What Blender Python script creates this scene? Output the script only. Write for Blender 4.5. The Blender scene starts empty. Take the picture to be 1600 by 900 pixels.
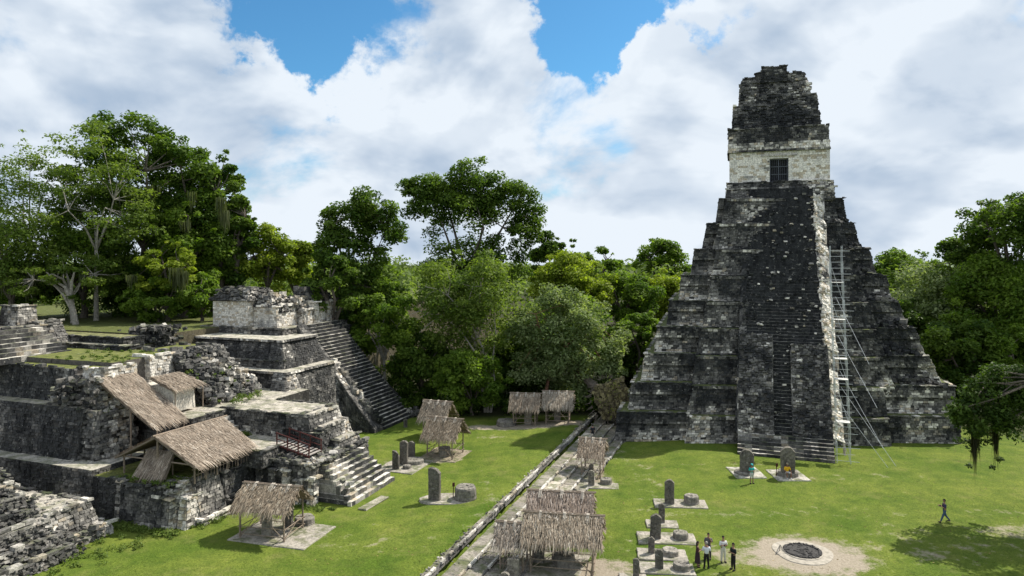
import bpy, bmesh, math, random
import numpy as np
from mathutils import Vector, Matrix, noise

random.seed(11)
rng = np.random.default_rng(11)
S = bpy.context.scene
COL = S.collection
R = math.radians
PI = math.pi

# ------------------------------------------------------------------ camera
H = 20.5                      # eye height above the plaza, metres
F = 1067.0                    # focal length in photo pixels (24 mm lens)
HY = 400.0                    # horizon row in the photo
cam_d = bpy.data.cameras.new("camera")
cam = bpy.data.objects.new("camera", cam_d)
COL.objects.link(cam)
cam_d.lens = 24.0
cam_d.sensor_width = 36.0
cam_d.shift_y = -50.0 / 1600.0
cam_d.clip_start = 0.5
cam_d.clip_end = 3000
cam.location = (0, 0, H)
cam.rotation_euler = (R(90), 0, 0)
S.camera = cam
S.view_settings.view_transform = 'Standard'
S.view_settings.look = 'None'
S.view_settings.exposure = 0.38
S.view_settings.gamma = 1.0

# ------------------------------------------------------------------ sun
SUN_EL, SUN_AZ = R(50), R(58)          # azimuth clockwise from +Y
sun_dir = Vector((math.sin(SUN_AZ) * math.cos(SUN_EL), math.cos(SUN_AZ) * math.cos(SUN_EL), math.sin(SUN_EL)))
sd = bpy.data.lights.new("sun", 'SUN')
sd.energy = 5.0
sd.angle = R(0.5)
sd.color = (1.0, 0.94, 0.84)
so = bpy.data.objects.new("sun", sd)
COL.objects.link(so)
so.rotation_euler = sun_dir.to_track_quat('Z', 'Y').to_euler()
so.location = (60, 40, 80)

# ------------------------------------------------------------------ world: sky with clouds
W = bpy.data.worlds.new("World")
S.world = W
W.use_nodes = True
wn, wl = W.node_tree.nodes, W.node_tree.links
wn.clear()


def nd(nodes, typ, **kw):
    n = nodes.new(typ)
    for k, v in kw.items():
        setattr(n, k, v)
    return n


def wmath(op, a, b=None, clamp=False):
    n = nd(wn, 'ShaderNodeMath', operation=op, use_clamp=clamp)
    for i, v in enumerate((a, b)):
        if v is None:
            continue
        if isinstance(v, (int, float)):
            n.inputs[i].default_value = v
        else:
            wl.new(v, n.inputs[i])
    return n.outputs[0]


def wsmooth(v, lo, hi, to0=0.0, to1=1.0):
    n = nd(wn, 'ShaderNodeMapRange', interpolation_type='SMOOTHSTEP')
    wl.new(v, n.inputs[0])
    n.inputs[1].default_value, n.inputs[2].default_value = lo, hi
    n.inputs[3].default_value, n.inputs[4].default_value = to0, to1
    return n.outputs[0]


sky = nd(wn, 'ShaderNodeTexSky', sky_type='NISHITA', sun_disc=False)
sky.sun_elevation, sky.sun_rotation = SUN_EL, SUN_AZ
sky.altitude = 300
sky.ozone_density = 1.6
tc = nd(wn, 'ShaderNodeTexCoord')
dirv = tc.outputs['Generated']
mp = nd(wn, 'ShaderNodeMapping')
mp.inputs['Scale'].default_value = (1.0, 1.0, 1.7)
mp.inputs['Location'].default_value = (3.1, 0.7, 0.35)
wl.new(dirv, mp.inputs[0])


def wnoise(scale, detail, rough, vec, dist=0.0):
    n = nd(wn, 'ShaderNodeTexNoise')
    n.inputs['Scale'].default_value = scale
    n.inputs['Detail'].default_value = detail
    n.inputs['Roughness'].default_value = rough
    n.inputs['Distortion'].default_value = dist
    wl.new(vec, n.inputs['Vector'])
    return n.outputs['Fac']


big = wnoise(3.2, 10, 0.56, mp.outputs[0], 0.25)
mp2 = nd(wn, 'ShaderNodeMapping')
mp2.inputs['Scale'].default_value = (1.0, 1.0, 1.7)
mp2.inputs['Location'].default_value = (3.1, 0.7, 0.42)
wl.new(dirv, mp2.inputs[0])
big_up = wnoise(3.2, 5, 0.5, mp2.outputs[0], 0.25)
shade_n = wnoise(5.0, 4, 0.5, mp2.outputs[0], 0.1)


warp = nd(wn, 'ShaderNodeTexNoise')
warp.inputs['Scale'].default_value = 7.0
warp.inputs['Detail'].default_value = 8
warp.inputs['Roughness'].default_value = .62
wl.new(dirv, warp.inputs['Vector'])
wsub = nd(wn, 'ShaderNodeVectorMath', operation='SUBTRACT')
wl.new(warp.outputs['Color'], wsub.inputs[0])
wsub.inputs[1].default_value = (.5, .5, .5)
wscl = nd(wn, 'ShaderNodeVectorMath', operation='SCALE')
wl.new(wsub.outputs[0], wscl.inputs[0])
wscl.inputs['Scale'].default_value = .30
wadd = nd(wn, 'ShaderNodeVectorMath', operation='ADD')
wl.new(dirv, wadd.inputs[0])
wl.new(wscl.outputs[0], wadd.inputs[1])
wnorm = nd(wn, 'ShaderNodeVectorMath', operation='NORMALIZE')
wl.new(wadd.outputs[0], wnorm.inputs[0])


def lobe(px, py, r, amount):
    """an opening in the cloud deck round one direction of the sky"""
    v = Vector((px - 800, F, HY - py)).normalized()
    n = nd(wn, 'ShaderNodeVectorMath', operation='DOT_PRODUCT')
    wl.new(wnorm.outputs[0], n.inputs[0])
    n.inputs[1].default_value = v
    return wsmooth(n.outputs['Value'], math.cos(r), 1.0, 0.0, amount)


cov = big
for (px, py, r, a) in ((500, 5, .15, .27), (478, 60, .085, .13), (935, 0, .13, .28), (985, 38, .08, .15), (865, 2, .11, .22),
                       (1130, -25, .09, .16), (650, 122, .08, .06), (690, 10, .08, .11)):
    cov = wmath('SUBTRACT', cov, lobe(px, py, r, a))
for (px, py, r, a) in ((780, 60, .07, .10), (1250, 120, .3, .10), (300, 110, .2, .08), (1050, 95, .06, .08)):
    cov = wmath('ADD', cov, lobe(px, py, r, a))
cloud = wsmooth(cov, 0.305, 0.455)
diff = wmath('SUBTRACT', big, big_up)
lit = wsmooth(diff, -0.10, 0.09)
grey = wsmooth(shade_n, 0.34, 0.62)
lum = wmath('ADD', wmath('MULTIPLY', lit, 0.42), wmath('MULTIPLY', grey, 0.58))
cr = nd(wn, 'ShaderNodeValToRGB')
wl.new(lum, cr.inputs[0])
cr.color_ramp.elements[0].position = 0.02
cr.color_ramp.elements[0].color = (0.33, 0.415, 0.53, 1)
cr.color_ramp.elements[1].position = 0.75
cr.color_ramp.elements[1].color = (0.645, 0.70, 0.76, 1)
STR = 0.10
sc = nd(wn, 'ShaderNodeVectorMath', operation='SCALE')
wl.new(cr.outputs[0], sc.inputs[0])
sc.inputs['Scale'].default_value = 1.0 / STR
skyc = nd(wn, 'ShaderNodeMixRGB', blend_type='MULTIPLY')
skyc.inputs[0].default_value = 1.0
wl.new(sky.outputs[0], skyc.inputs[1])
skyc.inputs[2].default_value = (0.44, 0.90, 1.10, 1)
mixc = nd(wn, 'ShaderNodeMixRGB')
wl.new(cloud, mixc.inputs[0])
wl.new(skyc.outputs[0], mixc.inputs[1])
wl.new(sc.outputs[0], mixc.inputs[2])
bg = nd(wn, 'ShaderNodeBackground')
wl.new(mixc.outputs[0], bg.inputs[0])
bg.inputs[1].default_value = STR
wo = nd(wn, 'ShaderNodeOutputWorld')
wl.new(bg.outputs[0], wo.inputs[0])

# ------------------------------------------------------------------ materials
def new_mat(name):
    m = bpy.data.materials.new(name)
    m.use_nodes = True
    n = m.node_tree.nodes
    return m, n, m.node_tree.links, n['Principled BSDF']


def add_noise(n, l, scale, detail=6, rough=.6, vec=None):
    t = nd(n, 'ShaderNodeTexNoise')
    t.inputs['Scale'].default_value = scale
    t.inputs['Detail'].default_value = detail
    t.inputs['Roughness'].default_value = rough
    if vec is not None:
        l.new(vec, t.inputs['Vector'])
    return t


def ramp(n, l, fac, p0, c0, p1, c1):
    r = nd(n, 'ShaderNodeValToRGB')
    r.color_ramp.elements[0].position = p0
    r.color_ramp.elements[0].color = (*c0, 1)
    r.color_ramp.elements[1].position = p1
    r.color_ramp.elements[1].color = (*c1, 1)
    l.new(fac, r.inputs[0])
    return r.outputs[0]


def mixrgb(n, l, mode, fac, a, b):
    m = nd(n, 'ShaderNodeMixRGB', blend_type=mode)
    for i, v in enumerate((fac, a, b)):
        if isinstance(v, (int, float)):
            m.inputs[i].default_value = v
        elif isinstance(v, tuple):
            m.inputs[i].default_value = (*v, 1)
        else:
            l.new(v, m.inputs[i])
    return m.outputs[0]


def bump(n, l, b, h, strength, dist):
    bp = nd(n, 'ShaderNodeBump')
    bp.inputs['Strength'].default_value = strength
    bp.inputs['Distance'].default_value = dist
    l.new(h, bp.inputs['Height'])
    l.new(bp.outputs[0], b.inputs['Normal'])


def geo_pos(n):
    return nd(n, 'ShaderNodeNewGeometry').outputs['Position']


def stone_material(name, streak=0.66, moss=0.5):
    """weathered limestone: the stone's own colour (attribute Col), black lichen streaks, pale lime and moss on ledges"""
    m, n, l, b = new_mat(name)
    b.inputs['Roughness'].default_value = 0.92
    b.inputs['Specular IOR Level'].default_value = 0.15
    at = nd(n, 'ShaderNodeAttribute', attribute_name='Col')
    pos = geo_pos(n)
    fine = add_noise(n, l, 5.5, 8, .72, pos)
    c = mixrgb(n, l, 'MULTIPLY', 1.0, at.outputs['Color'], ramp(n, l, fine.outputs[0], .30, (.42, .42, .42), .70, (1.55, 1.52, 1.48)))
    mpn = nd(n, 'ShaderNodeMapping')
    mpn.inputs['Scale'].default_value = (1.1, 1.1, .34)
    l.new(pos, mpn.inputs[0])
    st = add_noise(n, l, 1.3, 7, .68, mpn.outputs[0])
    stm = ramp(n, l, st.outputs[0], .47, (0, 0, 0), .62, (1, 1, 1))
    c = mixrgb(n, l, 'MULTIPLY', streak, c, mixrgb(n, l, 'MIX', stm, (1.15, 1.13, 1.09), (.27, .27, .28)))
    # specks of clean lime
    sp = add_noise(n, l, 2.6, 5, .75, pos)
    spm = ramp(n, l, sp.outputs[0], .61, (0, 0, 0), .67, (1, 1, 1))
    c = mixrgb(n, l, 'MIX', mixrgb(n, l, 'MULTIPLY', 1.0, spm, (.75, .75, .75)), c, (.40, .38, .345))
    # moss and dry grass on ledges
    nz = nd(n, 'ShaderNodeSeparateXYZ')
    l.new(nd(n, 'ShaderNodeNewGeometry').outputs['Normal'], nz.inputs[0])
    up = ramp(n, l, nz.outputs[2], .75, (0, 0, 0), .95, (1, 1, 1))
    mn = add_noise(n, l, .9, 6, .65, pos)
    mm = ramp(n, l, mn.outputs[0], .46, (0, 0, 0), .60, (moss, moss, moss))
    c = mixrgb(n, l, 'MIX', mixrgb(n, l, 'MULTIPLY', 1.0, up, mm), c, (.085, .105, .032))
    l.new(c, b.inputs['Base Color'])
    bn = add_noise(n, l, 14, 6, .7, pos)
    bump(n, l, b, bn.outputs[0], .7, .06)
    return m


def simple_mat(name, col, rough=.8, scale=8.0, var=.35, bumpd=0.0, attr=False, spec=.3, metal=0.0):
    m, n, l, b = new_mat(name)
    b.inputs['Roughness'].default_value = rough
    b.inputs['Specular IOR Level'].default_value = spec
    b.inputs['Metallic'].default_value = metal
    pos = nd(n, 'ShaderNodeTexCoord').outputs['Object']
    t = add_noise(n, l, scale, 6, .65, pos)
    base = nd(n, 'ShaderNodeAttribute', attribute_name='Col').outputs['Color'] if attr else tuple(col)
    c = mixrgb(n, l, 'MULTIPLY', 1.0, base, ramp(n, l, t.outputs[0], .3, (1 - var,) * 3, .7, (1 + var,) * 3))
    l.new(c, b.inputs['Base Color'])
    if bumpd:
        bump(n, l, b, t.outputs[0], .6, bumpd)
    return m


M = {}
M['stone'] = stone_material('weathered limestone')
M['clean'] = stone_material('pale limestone', .45, .25)
M['white'] = stone_material('lime plaster', .22, .1)
M['stele'] = stone_material('monument stone', .55, .15)
M['floor'] = stone_material('worn plaster floor', .30, .75)
M['thatch'] = simple_mat('palm thatch', (0, 0, 0), .9, 6, .25, .02, attr=True, spec=.1)
M['wood'] = simple_mat('weathered poles', (.24, .19, .145), .85, 9, .4, .01)
M['redwood'] = simple_mat('stained timber', (.075, .022, .018), .7, 9, .4)
M['plank'] = simple_mat('grey planks', (.33, .30, .27), .85, 9, .3)
M['steel'] = simple_mat('galvanised tube', (.55, .57, .58), .5, 5, .2, spec=.5, metal=.3)
M['board'] = simple_mat('scaffold boards', (.66, .64, .60), .8, 5, .2)
M['door'] = simple_mat('dark iron bars', (.10, .11, .13), .6, 5, .3)
M['void'] = simple_mat('unlit interior wall', (.03, .03, .034), .95, 3, .3)  # near-black colour stands in for the darkness of the unlit room
M['bark'] = simple_mat('bark', (.11, .092, .074), .92, 4, .5, .03)
M['palebark'] = simple_mat('pale bark', (.30, .275, .235), .9, 4, .45, .03)
M['redbark'] = simple_mat('reddish bark', (.22, .115, .075), .85, 4, .4, .02)
M['ash'] = simple_mat('charred ash', (.055, .052, .050), .95, 6, .5, .03)
M['lime'] = simple_mat('lime ring', (.36, .325, .27), .92, 3, .35, .02)
M['root'] = simple_mat('root plate soil', (.16, .14, .075), .95, 5, .75, .12)
M['skin'] = simple_mat('skin', (.36, .21, .145), .6, 9, .1)
M['hair'] = simple_mat('dark hair', (.012, .010, .009), .55, 20, .3)


def cloth(col):
    k = 'cloth %s' % (tuple(col),)
    if k not in M:
        M[k] = simple_mat('woven cloth', col, .85, 14, .15)
    return M[k]


def leaf_material(name, dark, light, trans=.3):
    m, n, l, b = new_mat(name)
    at = nd(n, 'ShaderNodeAttribute', attribute_name='tone')
    c = ramp(n, l, at.outputs['Fac'], .1, dark, .95, light)
    b.inputs['Roughness'].default_value = .6
    b.inputs['Specular IOR Level'].default_value = .16
    l.new(c, b.inputs['Base Color'])
    tr = nd(n, 'ShaderNodeBsdfTranslucent')
    l.new(mixrgb(n, l, 'MULTIPLY', 1.0, c, (1.35, 1.5, .55)), tr.inputs[0])
    mx = nd(n, 'ShaderNodeMixShader')
    mx.inputs[0].default_value = trans
    l.new(b.outputs[0], mx.inputs[1])
    l.new(tr.outputs[0], mx.inputs[2])
    l.new(mx.outputs[0], n['Material Output'].inputs[0])
    return m


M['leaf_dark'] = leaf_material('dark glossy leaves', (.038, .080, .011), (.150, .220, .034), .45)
M['leaf_mid'] = leaf_material('green leaves', (.070, .130, .015), (.205, .290, .044), .48)
M['leaf_yellow'] = leaf_material('yellowish leaves', (.13, .185, .018), (.32, .375, .050), .48)
M['leaf_pale'] = leaf_material('greyish green leaves', (.105, .150, .050), (.31, .365, .175), .40)
M['leaf_lacy'] = leaf_material('feathery leaves', (.074, .122, .020), (.195, .255, .052), .46)
M['leaf_far'] = leaf_material('far canopy leaves', (.085, .130, .030), (.20, .26, .075), .42)
M['leaf_near'] = leaf_material('shaded leaves', (.028, .056, .010), (.088, .140, .024), .32)  # backlit shade of the near tree put into a darker leaf colour
M['moss'] = leaf_material('hanging moss', (.060, .075, .032), (.12, .135, .062))
M['darkmoss'] = leaf_material('dark hanging roots', (.030, .032, .015), (.065, .062, .030))
M['grass'] = leaf_material('grass blades', (.088, .138, .018), (.165, .205, .040), .45)
M['weed'] = leaf_material('weeds', (.07, .115, .018), (.15, .20, .04), .25)

# ground: grass, worn earth (attribute dirt), leaf litter under the trees (attribute litter)
mg, n, l, b = new_mat('lawn')
M['ground'] = mg
b.inputs['Roughness'].default_value = .95
b.inputs['Specular IOR Level'].default_value = .1
pos = geo_pos(n)
n1 = add_noise(n, l, .16, 6, .6, pos)
n2 = add_noise(n, l, .8, 8, .72, pos)
n3 = add_noise(n, l, 6, 6, .75, pos)
g = ramp(n, l, n1.outputs[0], .33, (.076, .126, .016), .66, (.152, .186, .034))
g = mixrgb(n, l, 'MULTIPLY', 1.0, g, ramp(n, l, n2.outputs[0], .3, (.62, .70, .72), .72, (1.26, 1.2, 1.15)))
g = mixrgb(n, l, 'MULTIPLY', 1.0, g, ramp(n, l, n3.outputs[0], .28, (.55, .58, .55), .72, (1.45, 1.40, 1.35)))
yl = ramp(n, l, add_noise(n, l, .33, 5, .7, pos).outputs[0], .54, (0, 0, 0), .76, (.5, .5, .5))
g = mixrgb(n, l, 'MIX', yl, g, (.225, .205, .075))
ad = nd(n, 'ShaderNodeAttribute', attribute_name='dirt')
dn = nd(n, 'ShaderNodeMath', operation='ADD')
dsc = nd(n, 'ShaderNodeMath', operation='MULTIPLY_ADD')
l.new(n2.outputs[0], dsc.inputs[0])
dsc.inputs[1].default_value = 2.2
dsc.inputs[2].default_value = -1.1
l.new(ad.outputs['Fac'], dn.inputs[0])
l.new(dsc.outputs[0], dn.inputs[1])
dm = ramp(n, l, dn.outputs[0], .30, (0, 0, 0), .72, (1, 1, 1))
earth = ramp(n, l, n3.outputs[0], .25, (.22, .185, .135), .75, (.42, .365, .29))
g = mixrgb(n, l, 'MIX', dm, g, earth)
al = nd(n, 'ShaderNodeAttribute', attribute_name='litter')
g = mixrgb(n, l, 'MIX', al.outputs['Fac'], g, ramp(n, l, n3.outputs[0], .3, (.022, .026, .012), .75, (.060, .060, .028)))
l.new(g, b.inputs['Base Color'])
bump(n, l, b, n3.outputs[0], .8, .10)


# ------------------------------------------------------------------ mesh builder and scene graph helpers
ORI = {}


class MB:
    def __init__(self):
        self.v, self.f, self.c = [], [], []

    def face(self, pts, col=(.2, .2, .2)):
        k = len(self.v)
        self.v.extend(pts)
        self.f.append(tuple(range(k, k + len(pts))))
        self.c.append(col)

    def idx(self, pts, faces, col=(.2, .2, .2), cols=None):
        k = len(self.v)
        self.v.extend(pts)
        for i, f in enumerate(faces):
            self.f.append(tuple(k + j for j in f))
            self.c.append(cols[i] if cols else col)

    def prism(self, pb, z0, pt, z1, col=(.2, .2, .2), top=None, bottom=False):
        nn = len(pb)
        pts = [Vector((p[0], p[1], z0)) for p in pb] + [Vector((p[0], p[1], z1)) for p in pt]
        fs = [(i, (i + 1) % nn, nn + (i + 1) % nn, nn + i) for i in range(nn)] + [tuple(range(nn, 2 * nn))]
        cs = [col] * nn + [top or col]
        if bottom:
            fs.append(tuple(reversed(range(nn))))
            cs.append(col)
        self.idx(pts, fs, cols=cs)

    def box(self, c, size, col=(.2, .2, .2), rot=0.0, jit=0.0, mat=None):
        hx, hy, hz = size[0] / 2, size[1] / 2, size[2] / 2
        ca, sa = math.cos(rot), math.sin(rot)
        pts = []
        for z in (-hz, hz):
            for (x, y) in ((-hx, -hy), (hx, -hy), (hx, hy), (-hx, hy)):
                if jit:
                    x += random.uniform(-jit, jit); y += random.uniform(-jit, jit)
                zz = z + (random.uniform(-jit, jit) if jit else 0)
                v = Vector((x, y, zz))
                if mat is not None:
                    v = mat @ v
                else:
                    v = Vector((x * ca - y * sa, x * sa + y * ca, zz))
                pts.append(Vector(c) + v)
        self.idx(pts, [(0, 1, 5, 4), (1, 2, 6, 5), (2, 3, 7, 6), (3, 0, 4, 7), (4, 5, 6, 7), (3, 2, 1, 0)], col)

    def tube(self, pts, radii, nseg=6, col=(.2, .2, .2), cap=True):
        pts = [Vector(p) for p in pts]
        rings = []
        for i, p in enumerate(pts):
            d = (pts[min(i + 1, len(pts) - 1)] - pts[max(i - 1, 0)])
            d = d.normalized() if d.length > 1e-6 else Vector((0, 0, 1))
            u = d.cross(Vector((0, 0, 1)) if abs(d.z) < .95 else Vector((1, 0, 0))).normalized()
            w = d.cross(u)
            r = radii[i] if isinstance(radii, (list, tuple)) else radii
            rings.append([p + (u * math.cos(2 * PI * k / nseg) + w * math.sin(2 * PI * k / nseg)) * r for k in range(nseg)])
        vv = [q for rr in rings for q in rr]
        fs = []
        for i in range(len(rings) - 1):
            for k in range(nseg):
                a, b2 = i * nseg + k, i * nseg + (k + 1) % nseg
                fs.append((a, a + nseg, b2 + nseg, b2))
        if cap:
            fs.append(tuple(range(nseg)))
            fs.append(tuple(reversed(range((len(rings) - 1) * nseg, len(rings) * nseg))))
        self.idx(vv, fs, col)

    def rock(self, c, r, col, sq=(1, 1, 1)):
        M3 = Matrix.Rotation(random.uniform(0, 6.28), 3, 'Z') @ Matrix.Rotation(random.uniform(-.6, .6), 3, 'X')
        pts = []
        for x in (-1, 1):
            for y in (-1, 1):
                for z in (-1, 1):
                    k = random.uniform(.55, 1.0)
                    v = Vector((x * k * sq[0], y * random.uniform(.6, 1) * sq[1], z * random.uniform(.6, 1) * sq[2])) * (r * .75)
                    pts.append(Vector(c) + M3 @ v)
        self.idx(pts, [(0, 1, 3, 2), (4, 6, 7, 5), (0, 4, 5, 1), (2, 3, 7, 6), (0, 2, 6, 4), (1, 5, 7, 3)], col)

    def build(self, name, mat, parent=None, smooth=False):
        me = bpy.data.meshes.new(name)
        o0 = ORI.get(parent.name, Vector((0, 0, 0))) if parent else Vector((0, 0, 0))
        vv = np.array([tuple(p) for p in self.v], dtype=np.float64).reshape(-1, 3) - np.array(o0)
        me.from_pydata([tuple(p) for p in vv], [], self.f)
        ca = me.color_attributes.new('Col', 'FLOAT_COLOR', 'CORNER')
        tot = [len(f) for f in self.f]
        cc = np.repeat(np.array([(c[0], c[1], c[2], 1.0) for c in self.c], dtype=np.float32).reshape(-1, 4), tot, axis=0)
        ca.data.foreach_set('color', cc.ravel())
        if smooth:
            me.polygons.foreach_set('use_smooth', [True] * len(me.polygons))
        me.materials.append(mat)
        me.update()
        o = bpy.data.objects.new(name, me)
        COL.objects.link(o)
        if parent:
            o.parent = parent
            ORI[o.name] = o0
        return o


def tag(o, label=None, cat=None, group=None, kind=None):
    if label: o['label'] = label
    if cat: o['category'] = cat
    if group: o['group'] = group
    if kind: o['kind'] = kind
    return o


def thing(name, label, cat, loc=(0, 0, 0), group=None):
    o = bpy.data.objects.new(name, None)
    COL.objects.link(o)
    o.location = loc
    o.empty_display_size = .3
    ORI[o.name] = Vector(loc)
    return tag(o, label, cat, group)


def stuff(o):
    o['kind'] = 'stuff'
    return o


# site grid: the buildings stand 20 degrees off the view axis.  s runs to the right, t away
CA, SA = math.cos(R(20)), math.sin(R(20))


def ST(s, t, z=0.0):
    return Vector((s * CA + t * SA, -s * SA + t * CA, z))


def toST(p):
    return (p.x * CA - p.y * SA, p.x * SA + p.y * CA)


def at(px, py, z=0.0):
    """the point at height z seen at photo pixel (px, py): used to survey positions from the photo"""
    Y = (H - z) * F / (py - HY)
    return Vector(((px - 800) * Y / F, Y, z))


def atY(px, py, Y):
    return Vector(((px - 800) * Y / F, Y, H - (py - HY) * Y / F))


def rect(s0, s1, t0, t1):
    return [ST(s0, t0), ST(s1, t0), ST(s1, t1), ST(s0, t1)]       # ccw: front, right, back, left


def lerp(a, b2, u):
    return a + (b2 - a) * u


def fbm(p, sc):
    q = Vector(p) * sc
    return noise.noise(q) * .6 + noise.noise(q * 2.3) * .3 + noise.noise(q * 5.1) * .15


DARK = Vector((.034, .036, .039)); MID = Vector((.19, .185, .176)); PALE = Vector((.66, .635, .59)); BUFF = Vector((.44, .385, .305))


def stone_col(p, pale=0.0, mid=0.0):
    """colour of one stone: mostly lichen-black, pale where the facing is fresh, in patches and vertical runs"""
    q = Vector((p[0], p[1], p[2] * .45))
    v = fbm(q, .22) + fbm(Vector(p) + Vector((31, 7, 2)), .75) * .7 + random.gauss(0, .11)
    v += pale + .05
    if v > .36:
        c = lerp(MID, PALE if random.random() < .75 else BUFF, min(1, (v - .36) / .22))
    elif v > -.1:
        c = lerp(DARK, MID, (v + .1) / .46)
    else:
        c = DARK.copy()
    if mid:
        c = lerp(c, MID, mid)
    if pale >= .85: c = c * 1.2
    c = c * random.uniform(.75, 1.25) if pale < .85 else c * random.uniform(.9, 1.08)
    return (c.x, c.y, c.z)


def clad(mb, a, b2, c, d, pale=0.0, mid=0.0, h=.24, ln=(.24, .62), out=(.01, .09), miss=.04, jit=.025, grad=0.0):
    """courses of single stones over the quad a b c d (bottom left, bottom right, top right, top left, seen from outside)"""
    a, b2, c, d = Vector(a), Vector(b2), Vector(c), Vector(d)
    n = (b2 - a).cross(d - a)
    if n.length < 1e-6:
        return
    n.normalize()
    rows = max(1, round(((d - a).length + (c - b2).length) / 2 / h))
    for r in range(rows):
        v0, v1 = r / rows, (r + 1) / rows
        L0, R0, L1, R1 = lerp(a, d, v0), lerp(b2, c, v0), lerp(a, d, v1), lerp(b2, c, v1)
        Wd = (R0 - L0).length
        if Wd < .1:
            continue
        u = 0.0
        while u < Wd - .05:
            w = random.uniform(*ln)
            if u + w > Wd - .15:
                w = Wd - u
            u0, u1 = u / Wd, min(1, (u + w) / Wd)
            u += w
            if random.random() < miss:
                continue
            o = random.uniform(*out)
            g = .018
            e0, e1 = lerp(L0, R0, u0), lerp(L0, R0, u1)
            f0, f1 = lerp(L1, R1, u0), lerp(L1, R1, u1)
            cen = (e0 + e1 + f0 + f1) / 4
            k = 1 - g / max(.1, w)
            q = [cen + (p - cen) * k for p in (e0, e1, f1, f0)]
            back = [p - n * .06 for p in q]
            fr = [cen + (p - cen) * .94 + n * (o + random.uniform(-jit, jit)) + Vector((random.uniform(-jit, jit), random.uniform(-jit, jit), random.uniform(-jit, jit))) for p in q]
            mb.idx(back + fr, [(4, 5, 6, 7), (0, 1, 5, 4), (1, 2, 6, 5), (2, 3, 7, 6), (3, 0, 4, 7)], stone_col(cen, pale + grad * (.5 - (v0 + v1) / 2), mid))


def rim(mb, a, b2, pale=0.0, hmax=.28, depth=.45, miss=.25):
    """loose, uneven top course along an edge"""
    a, b2 = Vector(a), Vector(b2)
    Ld = (b2 - a).length
    d = (b2 - a).normalized()
    u = 0
    ang = math.atan2(d.y, d.x)
    while u < Ld:
        w = random.uniform(.35, .95)
        if random.random() > miss:
            hh = random.uniform(.06, hmax)
            p = a + d * min(Ld, u + w / 2)
            mb.box((p.x, p.y, p.z + hh / 2 - .03), (w * .96, depth * random.uniform(.6, 1.1), hh), stone_col(p, pale), ang + random.uniform(-.06, .06), .035)
        u += w


def rubble(mb, pts_fn, count, r=(.12, .4), pale=0.0, mid=.2, sq=(1, 1, .7)):
    for _ in range(count):
        p = pts_fn()
        mb.rock(p, random.uniform(*r), stone_col(p, pale, mid), sq)


class Ruin:
    """a masonry thing: blocks become parts, their stones are gathered in one masonry part"""
    def __init__(self, name, label, cat, loc, group=None, pale=0.0, mid=0.0, mat='stone'):
        self.root = thing(name, label, cat, loc, group)
        self.mb = MB()
        self.mbs = {mat: self.mb}
        self.pale, self.mid, self.mat = pale, mid, mat

    def block(self, name, pb, z0, pt, z1, edges=(0, 1), top=(.22, .21, .185), pale=None, mid=None, mat=None, rimh=.22, rims=None, h=.24, ln=(.24, .62), out=(.01, .11), miss=.04, label=None, grad=0.0):
        pale = self.pale if pale is None else pale
        mid = self.mid if mid is None else mid
        m = MB()
        m.prism(pb, z0, pt, z1, (.06, .058, .055) if pale < .5 else (.48, .455, .41), top)
        o = m.build(name, M[mat or self.mat], self.root)
        if label: o['label'] = label
        nn = len(pb)
        for e in edges:
            i, j = e % nn, (e + 1) % nn
            a, b2 = Vector((pb[i][0], pb[i][1], z0)), Vector((pb[j][0], pb[j][1], z0))
            c, d = Vector((pt[j][0], pt[j][1], z1)), Vector((pt[i][0], pt[i][1], z1))
            mb_ = self.mbs.setdefault(mat or self.mat, MB())
            clad(mb_, a, b2, c, d, pale, mid, h, ln, out, miss, grad=grad)
            if rimh and (rims is None or e in rims):
                rim(mb_, d, c, pale + .1, rimh)
        return o

    def done(self):
        for k_, mb_ in self.mbs.items():
            if mb_.f:
                stuff(mb_.build('masonry', M[k_], self.root))


def inset(p, df, dr, db=0, dl=0):
    """inset a grid rect given as (s0, s1, t0, t1) by front, right, back, left"""
    return (p[0] + dl, p[1] - dr, p[2] + df, p[3] - db)


def step_part(root, name, p0, p1, depth_vec, z0, z1, mat, pale=0.1, seg=None, jit=.035, tread=.22, even=False):
    """one stair step: a long block with a worn, uneven edge"""
    p0, p1, dv = Vector(p0), Vector(p1), Vector(depth_vec)
    Ld = (p1 - p0).length
    seg = seg or max(3, int(Ld / .7))
    m = MB()
    pts = []
    for i in range(seg + 1):
        u = i / seg
        p = lerp(p0, p1, u)
        j = random.uniform(-jit, jit)
        k = random.uniform(-jit, jit) * .7
        pts += [Vector((p.x, p.y, z0)) + dv * 0 - dv.normalized() * j, Vector((p.x, p.y, z1 + k)) - dv.normalized() * (j - .02),
                Vector((p.x + dv.x, p.y + dv.y, z1 + k * .3)), Vector((p.x + dv.x, p.y + dv.y, z0))]
    fs, cs = [], []
    for i in range(seg):
        a, b2 = i * 4, (i + 1) * 4
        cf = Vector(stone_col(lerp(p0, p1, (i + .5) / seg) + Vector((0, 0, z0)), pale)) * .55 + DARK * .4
        ct = stone_col(lerp(p0, p1, (i + .5) / seg) + Vector((5, 0, z0)), pale + tread)  # treads paler than risers: sunlight on their tops put into the colour
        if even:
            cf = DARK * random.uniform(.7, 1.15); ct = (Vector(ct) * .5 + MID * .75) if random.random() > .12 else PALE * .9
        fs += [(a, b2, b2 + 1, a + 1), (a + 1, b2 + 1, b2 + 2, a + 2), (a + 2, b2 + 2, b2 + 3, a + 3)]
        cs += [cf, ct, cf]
    e = seg * 4
    fs += [(0, 1, 2, 3), (e + 3, e + 2, e + 1, e)]
    cs += [cs[0], cs[-1]]
    m.idx(pts, fs, cols=cs)
    return m.build(name, M[mat], root)


# ------------------------------------------------------------------ ground
def smooth(a, b2, x):
    x = min(1, max(0, (x - a) / (b2 - a)))
    return x * x * (3 - 2 * x)


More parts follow.
